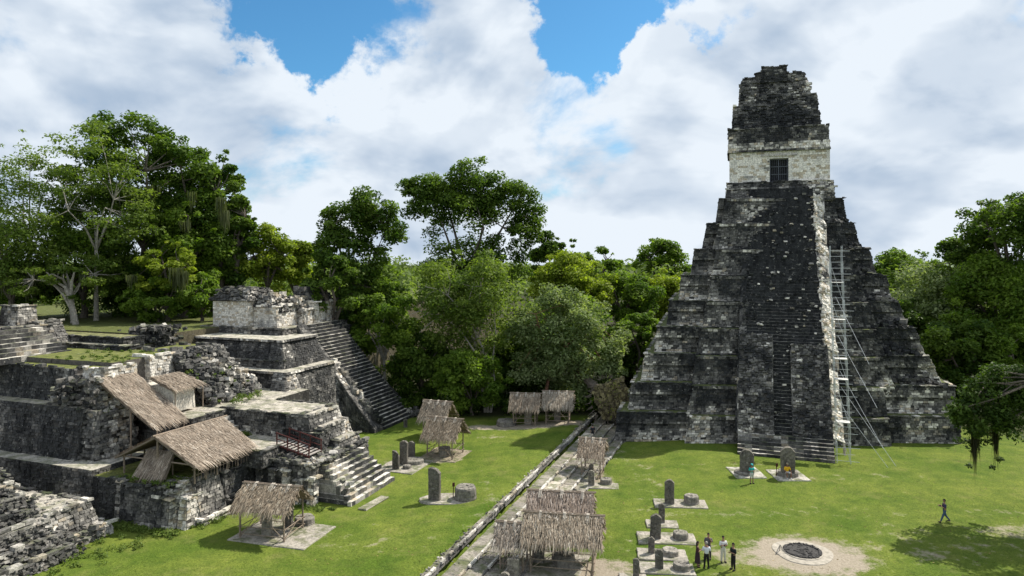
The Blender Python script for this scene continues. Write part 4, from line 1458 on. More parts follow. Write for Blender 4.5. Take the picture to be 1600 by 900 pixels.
def altar(px, py, r, h, label, pale=0.0, sides=15, group='round stone altars'):
    g = at(px, py)
    m = MB()
    pr_ = [(1.0, -.1), (1.03, .05), (.98, h * .28), (1.0, h * .36), (.98, h * .85), (.90, h), ]
    rings = []
    jr = [random.uniform(.93, 1.05) for _ in range(sides)]
    c0 = lerp(Vector((.10, .095, .09)), Vector((.32, .30, .265)), .4 + pale)
    V = []
    for (q, z) in pr_:
        for i in range(sides):
            a = 2 * PI * i / sides
            rr = r * q * jr[i] * random.uniform(.98, 1.02)
            V.append(Vector((math.cos(a) * rr, math.sin(a) * rr, z + random.uniform(-.02, .02))))
    fs = []
    for k in range(len(pr_) - 1):
        for i in range(sides):
            j = (i + 1) % sides
            fs.append((k * sides + i, k * sides + j, (k + 1) * sides + j, (k + 1) * sides + i))
    fs.append(tuple(range((len(pr_) - 1) * sides, len(pr_) * sides)))
    m.idx(V, fs, cols=[tuple(c0)] * (len(fs) - 1) + [tuple(c0 * 1.25)])
    for _ in range(14):
        a = random.uniform(0, 6.28); q = random.uniform(0, .8) * r
        m.rock((math.cos(a) * q, math.sin(a) * q, h), random.uniform(.06, .16) * r, tuple(c0 * random.uniform(.7, 1.3)), (1.2, 1, .4))
    o = m.build('altar', M['stele'])
    o.location = (g.x, g.y, gz(g.x, g.y) + .08)
    o.rotation_euler = (0, 0, random.uniform(0, 6))
    return tag(o, label, 'altar', group)


def pad(x0, y0, x1, y1, label, col=(.36, .335, .295), round_=False, rot=-6):
    """a stone paving pad given by the box it fills in the photo; laid flush on the lawn"""
    a, b2 = at((x0 + x1) / 2, y1), at((x0 + x1) / 2, y0)
    c = (a + b2) / 2
    dy = (b2 - a).y
    wx = (x1 - x0) * c.y / F
    z = gz(c.x, c.y)
    m = MB()
    n_ = 28 if round_ else 20
    loop = []
    if round_:
        for i in range(n_):
            an = 2 * PI * i / n_
            loop.append((math.cos(an) * wx / 2 * random.uniform(.97, 1.02), math.sin(an) * dy / 2 * random.uniform(.97, 1.02)))
    else:
        cs4 = [(-1, -1), (1, -1), (1, 1), (-1, 1)]
        for i in range(4):
            (xa, ya), (xb, yb) = cs4[i], cs4[(i + 1) % 4]
            for j in range(5):
                u = j / 5
                loop.append((lerp(xa, xb, u) * wx / 2 + random.uniform(-.025, .025), lerp(ya, yb, u) * dy / 2 + random.uniform(-.025, .025)))
    V = [Vector((x * 1.02, y * 1.02, -.25)) for x, y in loop] + [Vector((x, y, .075)) for x, y in loop] + [Vector((x * .96, y * .96, .09 + random.uniform(-.008, .008))) for x, y in loop]
    fs = [(i, (i + 1) % n_, n_ + (i + 1) % n_, n_ + i) for i in range(n_)] + [(n_ + i, n_ + (i + 1) % n_, 2 * n_ + (i + 1) % n_, 2 * n_ + i) for i in range(n_)] + [tuple(range(2 * n_, 3 * n_))]
    m.idx(V, fs, col)
    o = m.build('stone_pad', M['floor'])
    o.location = (c.x, c.y, z)
    o.rotation_euler = (0, 0, R(rot))
    return tag(o, label, 'stone pad', 'stone pads under the monuments')


def sz(pyb, pyt):                         # true height from foot row and head row
    Y = H * F / (pyb - HY)
    return (pyb - pyt) * Y / F


def wz(pyb, wpx_):
    return wpx_ * H / (pyb - HY)


# (foot px, foot py, head py, width px, label, extras)
ST_ = [
    (618.5, 734, 703, 11, 'short pointed stele, leftmost of the trio beside the front stair', dict(slanted=.5)),
    (631, 727, 690, 13, 'tallest middle stele of the trio beside the front stair', {}),
    (643, 716, 691, 11, 'rear right stele of the trio beside the front stair', {}),
    (679, 786, 733, 19, 'tall lone stele with a slanting chipped head beside a round altar on the left lawn', dict(slanted=.35, rnd=.2)),
    (633.5, 668, 656, 6, 'small thin stone at the foot of the ruined temple stair', {}),
    (1046, 788, 751, 15, 'upright stele on the farthest long pad of the right row, before a big round altar', {}),
    (1034, 817, 788, 10, 'slim stele on a small pad, second farthest in the right row', {}),
    (1024, 842, 805, 17, 'broad leaning dark stele, third farthest in the right row', dict(lean=.03)),
    (1018, 866, 841, 10, 'short thin stele, fourth in the right row, before a pale altar', {}),
    (1030, 890, 861, 13, 'squat round-topped stele nearest the people, fifth in the right row', {}),
    (994, 902, 874, 10, 'stele cut off by the bottom edge, nearest in the right row', {}),
    (1167, 742, 704, 21, 'broad round-topped stele at the pyramid foot behind the person in teal', dict(rnd=.42)),
    (1231, 746, 700, 21, 'broad mottled stele at the pyramid foot behind the seated person in yellow', dict(rnd=.38, pale=.05)),
    (417, 838, 802, 16, 'pale square stele under the nearest left thatched shelter', dict(pale=.5, rnd=.05)),
    (450, 824, 795, 16, 'darker broad stele at the back of the nearest left thatched shelter', {}),
    (825, 664, 643, 11, 'pale slab stele inside the left shelter at the tree line', dict(pale=.4, rnd=.05)),
    (871, 661, 643, 10, 'pale slab stele inside the right shelter at the tree line', dict(pale=.4, rnd=.05)),
    (802, 896, 856, 19, 'pale weathered stele under the low thatched roof, bottom centre', dict(pale=.35, rnd=.1)),
    (841, 872, 848, 19, 'broad stele in the shade inside the largest thatched shelter', dict(pale=.1)),
    (789, 906, 878, 14, 'stele stub cut by the bottom edge left of the low thatched roof', dict(pale=.25)),
    (924, 754, 731, 10, 'slim pale stele in front of the narrow shelter on the steps', dict(pale=.25)),
    (924, 734, 715, 7, 'thin stele inside the narrow shelter on the steps', dict(pale=.2)),
    (897, 763, 752, 8, 'dark stub of a stele on the steps behind the long thatched roof', dict(pale=-.2)),
]
for (px, pb_, pt_, w, lab, ex) in ST_:
    stele(px, pb_, sz(pb_, pt_), wz(pb_, w), lab, **ex)
g_alt = [
    (636, 733, .42, .3, 'tiny altar in front of the stele trio', {}), (647, 724, 1.0, .35, 'low dark altar beside the stele trio', {}),
    (727, 784, .92, .95, 'big drum altar with a cracked top beside the lone stele on the left lawn', {}),
    (695, 713, .7, .85, 'pale block altar inside the pale shaggy shelter on the left lawn', dict(pale=.3, sides=6)),
    (1080.5, 787, .62, .62, 'tall round altar on the farthest pad of the right row', dict(pale=.15)),
    (1063.5, 842, .58, .42, 'dark altar next to the broad leaning stele', dict(sides=9)),
    (1047.5, 868, .56, .34, 'pale flat altar beside the short thin stele', dict(pale=.3)),
    (1065, 891, .55, .38, 'worn altar nearest the people, beside the squat stele', dict()),
    (947, 751, .55, .42, 'round altar at the right of the narrow shelter on the steps', {}),
    (476, 819, .75, .5, 'dark altar at the right end of the nearest left shelter', {}),
    (791, 664, 1.2, .55, 'dark altar before the left shelter at the tree line', {}),
    (1163, 741, .85, .22, 'low altar slab at the foot of the broad stele behind the teal person', {}),
    (1231, 744, .95, .4, 'low altar on which the person in yellow sits', {}),
    (881, 876, .85, .6, 'block altar inside the largest thatched shelter', dict(sides=5, pale=.1)),
]
for (px, py, r, h, lab, ex) in g_alt:
    altar(px, py, r, h, lab, **ex)
for (x0, y0, x1, y1, lab, ex) in [
    (601, 717, 664, 739, 'pale pad under the stele trio by the front stair', dict(rot=-20)),
    (655, 775, 750, 793, 'pale keyhole pad under the lone stele and drum altar on the left lawn', dict(round_=True, rot=3)),
    (376, 816, 508, 853, 'large pad under the nearest left thatched shelter', dict(rot=-16)),
    (1023, 781, 1103, 794, 'long pad farthest in the right row, with the tall round altar', {}),
    (1010, 813, 1059, 825, 'short pad under the slim stele in the right row', {}),
    (997, 833, 1086, 851, 'long pad under the broad leaning stele', {}),
    (997, 859, 1072, 877, 'pad under the short thin stele and pale altar', {}),
    (1000, 881, 1084, 899, 'pad nearest the people in the right row', {}),
    (968, 897, 1010, 910, 'pad cut off by the bottom edge of the view', {}),
    (1143, 731, 1189, 748, 'pale pad under the stele behind the person in teal', dict(col=(.46, .44, .40), rot=0)),
    (1206, 735, 1256, 752, 'pale pad under the stele of the seated person', dict(col=(.46, .44, .40), rot=0)),
    (912, 750, 966, 759, 'pad before the narrow shelter on the steps', {}),
    (800, 855, 935, 897, 'pad of bare stone under the largest thatched shelter', dict(col=(.33, .31, .27))),
    (665, 702, 727, 721, 'earth-worn pad under the pale shaggy shelter', dict(col=(.30, .26, .20), rot=-20)),
]:
    pad(x0, y0, x1, y1, lab, **ex)

# little sign posts
for (px, py, h, lab) in ((708, 783, 1.2, 'small leaning marker post between the lone stele and the drum altar'), (1213, 745, 1.1, 'small marker post left of the seated person in yellow')):
    g = at(px, py); z = gz(g.x, g.y)
    r_ = thing('marker_post', lab, 'sign post', (g.x, g.y, z), 'small marker posts')
    m = MB(); m.tube([(g.x, g.y, z - .1), (g.x + .03, g.y, z + h)], .04, 6); m.build('post', M['redwood'], r_)
    m = MB(); m.box((g.x + .04, g.y - .06, z + h), (.2, .05, .32), (.1, .1, .1), .3, 0); m.build('sign_board', M['redwood'], r_)

# ------------------------------------------------------------------ fire ring
fp = at(1254, 863)
zf_ = gz(fp.x, fp.y)
fr_ = thing('fire_ring', 'round blackened fire pit with a pale lime ring on the worn grass', 'fire pit', (fp.x, fp.y, zf_))


def ring_part(name, r0, r1, z0, z1, mat, parent, jit=.04, seg=48):
    m = MB()
    for i in range(seg):
        a0, a1 = 2 * PI * i / seg, 2 * PI * (i + 1) / seg
        def P(a, r, z): return Vector((fp.x + math.cos(a) * r * (1 + .06 * math.sin(3 * a + 1)), fp.y + math.sin(a) * r, zf_ + z))
        m.face([P(a0, r0, z0), P(a0, r1, z1), P(a1, r1, z1), P(a1, r0, z0)])
        m.face([P(a0, r1, z1), P(a0, r1 + .1, z1 - .2), P(a1, r1 + .1, z1 - .2), P(a1, r1, z1)])
    return m.build(name, mat, parent)


ring_part('lime_ring', 1.0, 1.95, .09, .045, M['lime'], fr_)
ring_part('inner_ring', 0.9, 1.36, .14, .115, M['lime'], fr_)
m = MB(); 
m.face([Vector((fp.x + 1.26 * math.cos(a) * (1 + .05 * math.sin(3 * a + 1)), fp.y + 1.22 * math.sin(a), zf_ + .145)) for a in [2 * PI * i / 40 for i in range(40)]])
ab = m.build('ash_bed', M['ash'], fr_)
m = MB()
for i in range(64):
    a = 2 * PI * i / 64
    m.rock((fp.x + 1.14 * math.cos(a), fp.y + 1.12 * math.sin(a), zf_ + .12), random.uniform(.10, .16), (.05, .05, .05))
stuff(m.build('rim_stones', M['ash'], fr_))
m = MB()
for i in range(60):
    a = random.uniform(0, 6.28); q = random.uniform(0, .95)
    m.rock((fp.x + q * math.cos(a), fp.y + q * math.sin(a), zf_ + .15), random.uniform(.03, .16), (.06, .06, .06), (1.4, .7, .5))
stuff(m.build('charred_logs', M['ash'], fr_))
tg = at(1219, 864); tz = gz(tg.x, tg.y)
tri = thing('iron_trestle', 'small bent metal trestle standing at the left rim of the fire pit', 'trestle', (tg.x, tg.y, tz))
for (dx, dy) in ((-.35, -.1), (.38, -.25), (.1, .35)):
    m = MB(); m.tube([(tg.x, tg.y, tz + .58), (tg.x + dx, tg.y + dy, tz - .03)], .03, 6); m.build('leg', M['plank'], tri)


# ------------------------------------------------------------------ foliage
def leaf_mesh(name, centers, radii, counts, tones, size, mat, parent=None, flat=.75, upb=.8, seed=0, narrow=.55, low_drop=.5, origin=None, droop=0.0):
    """many single leaf sprays scattered through clumps: centres (n,3), radii (n,), counts per clump"""
    g = np.random.default_rng(seed)
    idx = np.repeat(np.arange(len(centers)), counts)
    n_ = len(idx)
    d = g.normal(size=(n_, 3)); d /= np.linalg.norm(d, axis=1)[:, None]
    rr = g.random(n_) ** .42
    keep = ~((d[:, 2] < -.15) & (g.random(n_) < low_drop))
    idx, d, rr = idx[keep], d[keep], rr[keep]
    n_ = len(idx)
    P = centers[idx] + d * (radii[idx] * rr)[:, None] * np.array([1, 1, flat])
    nrm = d * .55 + g.normal(size=(n_, 3)) * .55 + np.array([0, 0, upb])
    nrm /= np.linalg.norm(nrm, axis=1)[:, None]
    t = np.cross(nrm, g.normal(size=(n_, 3))); t /= np.linalg.norm(t, axis=1)[:, None] + 1e-9
    if droop:
        t[:, 2] -= droop; t /= np.linalg.norm(t, axis=1)[:, None]
    bt = np.cross(nrm, t); bt /= np.linalg.norm(bt, axis=1)[:, None] + 1e-9
    sz_ = size * g.uniform(.6, 1.35, n_)
    L, Wd = (t * sz_[:, None]), (bt * (sz_ * narrow)[:, None])
    V = np.empty((n_, 4, 3))
    V[:, 0] = P - L * .5
    V[:, 1] = P + Wd * .5 - nrm * (sz_ * .08)[:, None]
    V[:, 2] = P + L * .5 - nrm * (sz_ * .18)[:, None]
    V[:, 3] = P - Wd * .5 - nrm * (sz_ * .08)[:, None]
    o0 = np.array(ORI.get(parent.name, Vector((0, 0, 0))) if parent else (0, 0, 0))
    V = V.reshape(-1, 3) - o0
    me = bpy.data.meshes.new(name)
    me.vertices.add(n_ * 4); me.loops.add(n_ * 4); me.polygons.add(n_)
    me.vertices.foreach_set('co', V.ravel())
    me.loops.foreach_set('vertex_index', np.arange(n_ * 4, dtype=np.int32))
    me.polygons.foreach_set('loop_start', np.arange(0, n_ * 4, 4, dtype=np.int32))
    me.update(calc_edges=True)
    tone = np.clip(tones[idx] + g.normal(size=n_) * .16, 0, 1).astype(np.float32)
    me.attributes.new('tone', 'FLOAT', 'POINT').data.foreach_set('value', np.repeat(tone, 4))
    me.materials.append(mat)
    o = bpy.data.objects.new(name, me)
    COL.objects.link(o)
    if parent:
        o.parent = parent
    return o


LEAVES = [0]
TREE_K = 1.0


def tree(name, label, px, py_top, hw_px, py_low, Y, z0, leaf, bark='bark', size=.42, clumps=46, per=230, lean=0.0, group=None, seed=1, clump_r=.30, trunk_r=.45, trunk_px=None, open_=0.0, boughs=5, flat=.75, yscale=.85, lobes=None):
    """one tree surveyed from the photo: crown centre column, top row, half width and lowest leaf row, at distance Y"""
    random.seed(seed); g = np.random.default_rng(seed)
    X = (px - 800) * Y / F
    top = H - (py_top - HY) * Y / F
    low = H - (py_low - HY) * Y / F
    low = max(low, z0 + .4)
    R_ = hw_px * Y / F
    bx = (trunk_px - 800) * Y / F if trunk_px is not None else X + lean
    root = thing(name, label, 'tree' if name != 'shrub' else 'shrub', (bx, Y, z0), group)
    cz, hz = (top + low) / 2, (top - low) / 2
    C, Rr, T = [], [], []
    tries = 0
    while len(C) < clumps and tries < clumps * 30:
        tries += 1
        d = g.normal(size=3); d /= np.linalg.norm(d)
        if lobes:
            (lx, ly, lw, lh) = lobes[tries % len(lobes)]
            rr = g.uniform(.3, 1.0) ** .6 * (.85 + .25 * noise.noise(Vector(d * 2.5) + Vector((seed, tries % len(lobes), 0))))
            q = np.array([((lx - 800) * Y / F) + d[0] * lw * Y / F * rr, Y + d[1] * lw * Y / F * yscale * rr, H - (ly - HY) * Y / F + d[2] * lh * Y / F * rr])
            C.append(q); Rr.append(clump_r * (lw * .75 + 26) * Y / F * g.uniform(.5, 1.2)); T.append(g.uniform(.15, .8))
            continue
        k = .90 + .30 * noise.noise(Vector(d * 1.7) + Vector((seed * 3.1, 0, 0))) + .2 * noise.noise(Vector(d * 4.5) + Vector((0, seed * 1.7, 0)))
        rr = (g.uniform(.35, 1.0) if g.random() < .4 else g.uniform(.8, 1.0)) * k
        cr0 = clump_r * min(R_, hz * 1.3) * g.uniform(.6, 1.3)
        p = np.array([X + d[0] * R_ * rr, Y + d[1] * R_ * yscale * rr, cz + d[2] * hz * rr])
        if d[2] < -.55 and g.random() < .5: continue
        if open_ and noise.noise(Vector(p * .22) + Vector((seed, 0, 0))) < -.25 + open_: continue
        C.append(p); Rr.append(cr0); T.append(g.uniform(.15, .75))
    # stray tufts that break the outline
    for _ in range(0 if lobes else clumps // 2 if not open_ else clumps // 4):
        d = g.normal(size=3); d /= np.linalg.norm(d); d[2] = abs(d[2]) * (1 if g.random() < .8 else -1)
        k = g.uniform(.84, 1.03)
        C.append(np.array([X + d[0] * R_ * k, Y + d[1] * R_ * yscale * k, cz + d[2] * hz * k])); Rr.append(clump_r * min(R_, hz * 1.3) * g.uniform(.25, .5)); T.append(g.uniform(.2, .9))
    C, Rr, T = np.array(C), np.array(Rr), np.array(T)
    area = Rr ** 2 / np.mean(Rr ** 2)
    per = int(per * 1.33 * TREE_K)
    size = size * 1.15
    cnt = np.maximum(20, (per * area)).astype(int)
    cnt = np.minimum(cnt, per * 3)
    crown = leaf_mesh('crown', C, Rr, cnt, T, size, M[leaf], root, flat=flat, seed=seed)
    LEAVES[0] += int(cnt.sum())
    # trunk and boughs
    m = MB()
    fork = Vector((bx + (X - bx) * .35, Y, lerp(z0, cz, .62) if low > z0 + 2 else lerp(z0, cz, .35)))
    j = lambda a: random.uniform(-a, a)
    m.tube([(bx, Y, z0 - .3), (bx + j(.15), Y + j(.15), z0 + .4), (lerp(bx, fork.x, .5) + j(.25), Y + j(.2), lerp(z0, fork.z, .5)), fork], [trunk_r * 1.5, trunk_r * 1.1, trunk_r * .9, trunk_r * .75], 9)
    trunk = m.build('trunk', M[bark], root)
    m = MB()
    nodes = []
    for b_ in range(boughs):
        a = 2 * PI * b_ / boughs + random.uniform(-.4, .4)
        e = Vector((X + math.cos(a) * R_ * random.uniform(.35, .6), Y + math.sin(a) * R_ * .5, cz + hz * random.uniform(-.1, .55)))
        mid = lerp(fork, e, .5) + Vector((j(.6), j(.6), random.uniform(.1, .9)))
        m.tube([fork, mid, e], [trunk_r * .6, trunk_r * .42, trunk_r * .22], 7, cap=False)
        nodes += [mid, e, lerp(mid, e, .5)]
    for k in range(min(len(C), 40)):
        e = Vector(C[k])
        nb = min(nodes, key=lambda q: (q - e).length)
        mid = lerp(nb, e, .55) + Vector((j(.4), j(.4), j(.3)))
        m.tube([nb, mid, e], [trunk_r * .22, trunk_r * .13, trunk_r * .06], 5, cap=False)
    m.build('boughs', M[bark], root)
    return root


def hanging(root, pts, mat, wid=.05, seed=0):
    """strings of moss: (x, y, z_top, length, count, spread)"""
    g = random.Random(seed)
    V, Fc, tn = [], [], []
    o0 = ORI[root.name]
    for (x, y, z, L, c, sp) in pts:
        for _ in range(c):
            a, q = g.uniform(0, 6.28), sp * g.random() ** .5
            p = Vector((x + math.cos(a) * q, y + math.sin(a) * q, z + g.uniform(-.2, .2))) - o0
            l = L * g.uniform(.45, 1.0) * (1 - .5 * q / max(sp, .01))
            w = wid * g.uniform(.5, 1.4)
            d = Vector((math.cos(a * 3), math.sin(a * 3), 0)) * w
            sway = Vector((g.uniform(-.12, .12), g.uniform(-.12, .12), 0)) * l * .5
            k = len(V)
            V += [p - d, p + d, p + sway * .5 - Vector((0, 0, l * .6)) + d, p + sway * .5 - Vector((0, 0, l * .6)) - d, p + sway - Vector((0, 0, l))]
            Fc += [(k, k + 1, k + 2, k + 3), (k + 3, k + 2, k + 4)]
            tn += [g.random()] * 5
    me = bpy.data.meshes.new('hanging_moss')
    me.from_pydata(V, [], Fc)
    me.attributes.new('tone', 'FLOAT', 'POINT').data.foreach_set('value', tn)
    me.materials.append(M[mat])
    o = bpy.data.objects.new('hanging_moss', me)
    COL.objects.link(o); o.parent = root
    return stuff(o)


ZH = 11.8
# on the acropolis hill, left
t1 = tree('broadleaf_tree', 'tallest dense dark tree on the left hill with a domed top', 225, 180, 98, 470, 99, ZH, 'leaf_dark', seed=3, clumps=150, per=190, size=.46, trunk_r=.55, lobes=[(165, 212, 50, 34), (225, 208, 46, 30), (150, 270, 60, 50), (215, 270, 75, 60), (270, 250, 50, 48), (200, 350, 80, 70), (280, 340, 60, 60), (130, 350, 50, 60), (240, 420, 70, 50)])
tree('broadleaf_tree', 'dark leafy tree with knobby top rising right of the tallest on the left hill', 296, 200, 74, 450, 101, ZH, 'leaf_dark', seed=5, clumps=50, per=260, size=.46)
t3 = tree('broadleaf_tree', 'dark narrow tree with a round head near the right end of the left hill clump', 345, 230, 42, 450, 100, ZH, 'leaf_dark', seed=7, clumps=34, per=220, size=.44)
tree('broadleaf_tree', 'small round dark tree at the right end of the left hill clump', 370, 302, 33, 440, 100, ZH, 'leaf_dark', seed=9, clumps=24, per=230, size=.44)
t5 = tree('feathery_tree', 'tall feathery tree with a pale forked trunk on the left hill', 150, 192, 92, 455, 92, ZH, 'leaf_lacy', bark='palebark', seed=12, clumps=80, per=130, size=.36, trunk_px=150, open_=.05, clump_r=.26, flat=.42, trunk_r=.28, boughs=5)
t6 = tree('feathery_tree', 'thin feathery tree letting sky through at the left edge', 45, 205, 80, 460, 97, ZH, 'leaf_lacy', bark='palebark', seed=14, clumps=70, per=110, size=.36, open_=.08, clump_r=.25, flat=.5, trunk_r=.22, boughs=5)
t7 = tree('broadleaf_tree', 'olive green tree hung with moss at the left edge of the hill', 18, 315, 85, 500, 90, ZH, 'leaf_lacy', seed=16, clumps=52, per=190, size=.36)
t8 = tree('feathery_tree', 'leaning pale trunked small tree with a thin crown on the left hill lawn', 105, 395, 85, 480, 88.5, ZH, 'leaf_lacy', bark='palebark', seed=18, clumps=36, per=110, size=.34, trunk_px=116, clump_r=.26, flat=.45, trunk_r=.34)
tree('shrub', 'bright green leafy bush at the edge of the hill lawn', 245, 440, 55, 516, 90, ZH, 'leaf_mid', seed=20, clumps=36, per=200, size=.40, trunk_r=.2)
t10 = tree('broadleaf_tree', 'yellow green tree with feathery sprays in front of the dark left hill trees', 262, 375, 48, 470, 91, ZH, 'leaf_yellow', seed=22, clumps=36, per=140, size=.38, clump_r=.26, flat=.5, trunk_r=.3)
tree('shrub', 'dense dark green bush left of the ruined white walled temple', 315, 430, 38, 505, 91, ZH, 'leaf_mid', seed=24, clumps=30, per=210, size=.38, trunk_r=.2)
tree('broadleaf_tree', 'dark tree filling the hill edge behind the far left ruin', 45, 420, 60, 505, 98, ZH, 'leaf_dark', seed=26, clumps=30, per=200, size=.5)
tree('broadleaf_tree', 'dark tree in the shade behind the bright hill bush', 190, 400, 60, 500, 102, ZH, 'leaf_dark', seed=27, clumps=34, per=220, size=.5)
tree('broadleaf_tree', 'dark tree in the shade behind the dense bush by the ruined temple', 335, 385, 48, 490, 104, ZH, 'leaf_dark', seed=28, clumps=30, per=220, size=.5)
tree('broadleaf_tree', 'sunny yellow green tree behind the ruined temple roof', 418, 352, 52, 460, 104, 9, 'leaf_yellow', seed=30, clumps=46, per=210, size=.42)
tree('broadleaf_tree', 'pale sunny tree just right of the ruined temple roof', 462, 372, 36, 450, 108, 6, 'leaf_yellow', seed=31, clumps=28, per=200, size=.42)
tree('broadleaf_tree', 'dark leafy tree closing the right flank of the left hill clump', 352, 300, 44, 480, 102, ZH, 'leaf_dark', seed=66, clumps=50, per=240, size=.46)
tree('broadleaf_tree', 'mid green tree inside the left hill clump below the knobby crown', 290, 300, 62, 470, 97, ZH, 'leaf_mid', seed=67, clumps=50, per=230, size=.42)
tree('broadleaf_tree', 'green tree behind the leaning pale trunk on the left hill', 130, 330, 70, 490, 96, ZH, 'leaf_mid', seed=68, clumps=50, per=220, size=.42)
# centre
tree('broadleaf_tree', 'tall dark tree behind the long stair of the ruined temple', 560, 292, 76, 540, 97, 1.0, 'leaf_dark', seed=33, clumps=140, per=180, size=.44, trunk_r=.45, lobes=[(585, 322, 40, 30), (545, 345, 48, 36), (515, 375, 30, 34), (600, 375, 42, 44), (555, 410, 66, 55), (540, 480, 55, 55), (600, 460, 40, 50)])
tree('broadleaf_tree', 'highest dark tree of the centre with a broad crown against the clouds', 735, 248, 112, 470, 110, 0, 'leaf_dark', seed=35, clumps=240, per=160, size=.44, trunk_r=.5, lobes=[(828, 338, 34, 42), (762, 300, 40, 36), (668, 292, 36, 26), (722, 312, 52, 40), (690, 300, 46, 34), (738, 276, 42, 30), (792, 318, 50, 42), (735, 345, 75, 55), (655, 318, 34, 30), (815, 365, 34, 40), (700, 400, 60, 50), (780, 410, 60, 50), (640, 292, 18, 16)])
tree('broadleaf_tree', 'shadowed green tree at the top of the long temple stair', 520, 380, 45, 520, 92, 2, 'leaf_dark', seed=36, clumps=36, per=230, size=.42)
tree('broadleaf_tree', 'mid green tree over the foot of the long temple stair', 600, 440, 60, 600, 94, 0, 'leaf_mid', seed=37, clumps=44, per=220, size=.42, bark='palebark', trunk_r=.25)
t21 = tree('feathery_tree', 'light yellow green tree with bare white branches in the centre', 735, 385, 88, 560, 92.5, 0, 'leaf_lacy', bark='palebark', seed=39, clumps=66, per=210, size=.38, trunk_px=748, trunk_r=.25, flat=.6)
tree('broadleaf_tree', 'silvery pale green spreading tree over the two far shelters', 885, 442, 88, 615, 90, 0, 'leaf_pale', bark='redbark', seed=41, clumps=210, per=140, size=.36, trunk_px=850, trunk_r=.26, lobes=[(848, 500, 56, 44), (905, 486, 58, 44), (882, 530, 66, 56), (862, 540, 50, 50), (900, 560, 56, 50), (945, 535, 42, 44), (870, 560, 60, 48), (928, 585, 50, 40), (815, 528, 34, 38), (878, 465, 36, 26), (962, 585, 26, 32), (890, 612, 42, 24), (830, 580, 36, 34)])
tree('shrub', 'big bright green bush at the tree line behind the left lawn', 738, 548, 58, 655, 88, 0, 'leaf_mid', seed=43, clumps=46, per=230, size=.38, trunk_r=.2)
tree('broadleaf_tree', 'dark tree in the shade between the stair foot and the bright bush', 660, 520, 50, 655, 93, 0, 'leaf_dark', seed=44, clumps=40, per=230, size=.42)
tree('broadleaf_tree', 'dark tree filling the gap behind the two far shelters', 800, 540, 55, 650, 97, 0, 'leaf_dark', seed=45, clumps=38, per=230, size=.44)
tree('broadleaf_tree', 'shaded green tree closing the wood directly behind the silvery crown', 870, 455, 75, 650, 99, 0, 'leaf_mid', seed=71, clumps=56, per=190, size=.46)
tree('broadleaf_tree', 'dark crowned tree between the highest central tree and the pyramid', 868, 358, 40, 470, 116, 0, 'leaf_dark', seed=46, clumps=36, per=230, size=.48)
tree('broadleaf_tree', 'rounded sunny yellow green tree above the silvery one', 892, 392, 62, 510, 106, 0, 'leaf_yellow', seed=47, clumps=54, per=230, size=.42)
tree('broadleaf_tree', 'thin ragged tree poking above the canopy left of the pyramid', 938, 384, 30, 450, 128, 0, 'leaf_mid', seed=48, clumps=24, per=120, size=.5, open_=.1)
tree('broadleaf_tree', 'upright green tree topping the skyline just left of the pyramid', 1032, 371, 42, 460, 134, 0, 'leaf_mid', seed=49, clumps=40, per=170, size=.55)
tree('broadleaf_tree', 'mid green tree behind the silvery crown', 978, 420, 52, 540, 112, 0, 'leaf_mid', seed=50, clumps=44, per=220, size=.46)
tree('broadleaf_tree', 'bright yellow green tree against the left shoulder of the pyramid', 1048, 420, 46, 520, 118, 0, 'leaf_yellow', seed=51, clumps=40, per=210, size=.48)
tree('broadleaf_tree', 'green tree low beside the lower left terraces of the pyramid', 1000, 480, 45, 620, 99, 0, 'leaf_mid', seed=52, clumps=46, per=220, size=.42)
tree('broadleaf_tree', 'dark low tree behind the uprooted root plate', 950, 530, 45, 640, 101, 0, 'leaf_dark', seed=53, clumps=34, per=220, size=.44)
# right
tree('broadleaf_tree', 'dark spreading tree high at the right edge of the view', 1585, 303, 72, 420, 104, 0, 'leaf_dark', seed=55, clumps=56, per=230, size=.48, trunk_r=.5)
tree('broadleaf_tree', 'dark tree stepping down left of the high one at the right edge', 1510, 365, 48, 450, 112, 0, 'leaf_dark', seed=56, clumps=38, per=210, size=.48)
tree('broadleaf_tree', 'hazy green tree just right of the pyramid shoulder', 1412, 385, 55, 480, 130, 0, 'leaf_mid', seed=57, clumps=46, per=180, size=.52)
tree('broadleaf_tree', 'broad light green tree right of the pyramid', 1460, 415, 85, 560, 112, 0, 'leaf_pale', seed=58, clumps=70, per=230, size=.46)
tree('broadleaf_tree', 'large green tree behind the near hanging branch at the right', 1565, 395, 82, 570, 104, 0, 'leaf_mid', seed=59, clumps=70, per=240, size=.46)
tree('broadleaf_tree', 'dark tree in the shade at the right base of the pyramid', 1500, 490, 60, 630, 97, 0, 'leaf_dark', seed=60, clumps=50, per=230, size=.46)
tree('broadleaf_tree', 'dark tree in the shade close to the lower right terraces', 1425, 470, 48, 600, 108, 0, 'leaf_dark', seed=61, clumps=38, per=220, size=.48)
tree('broadleaf_tree', 'shaded green tree at the right edge above the lawn', 1590, 510, 60, 650, 95, 0, 'leaf_mid', seed=62, clumps=46, per=220, size=.46)
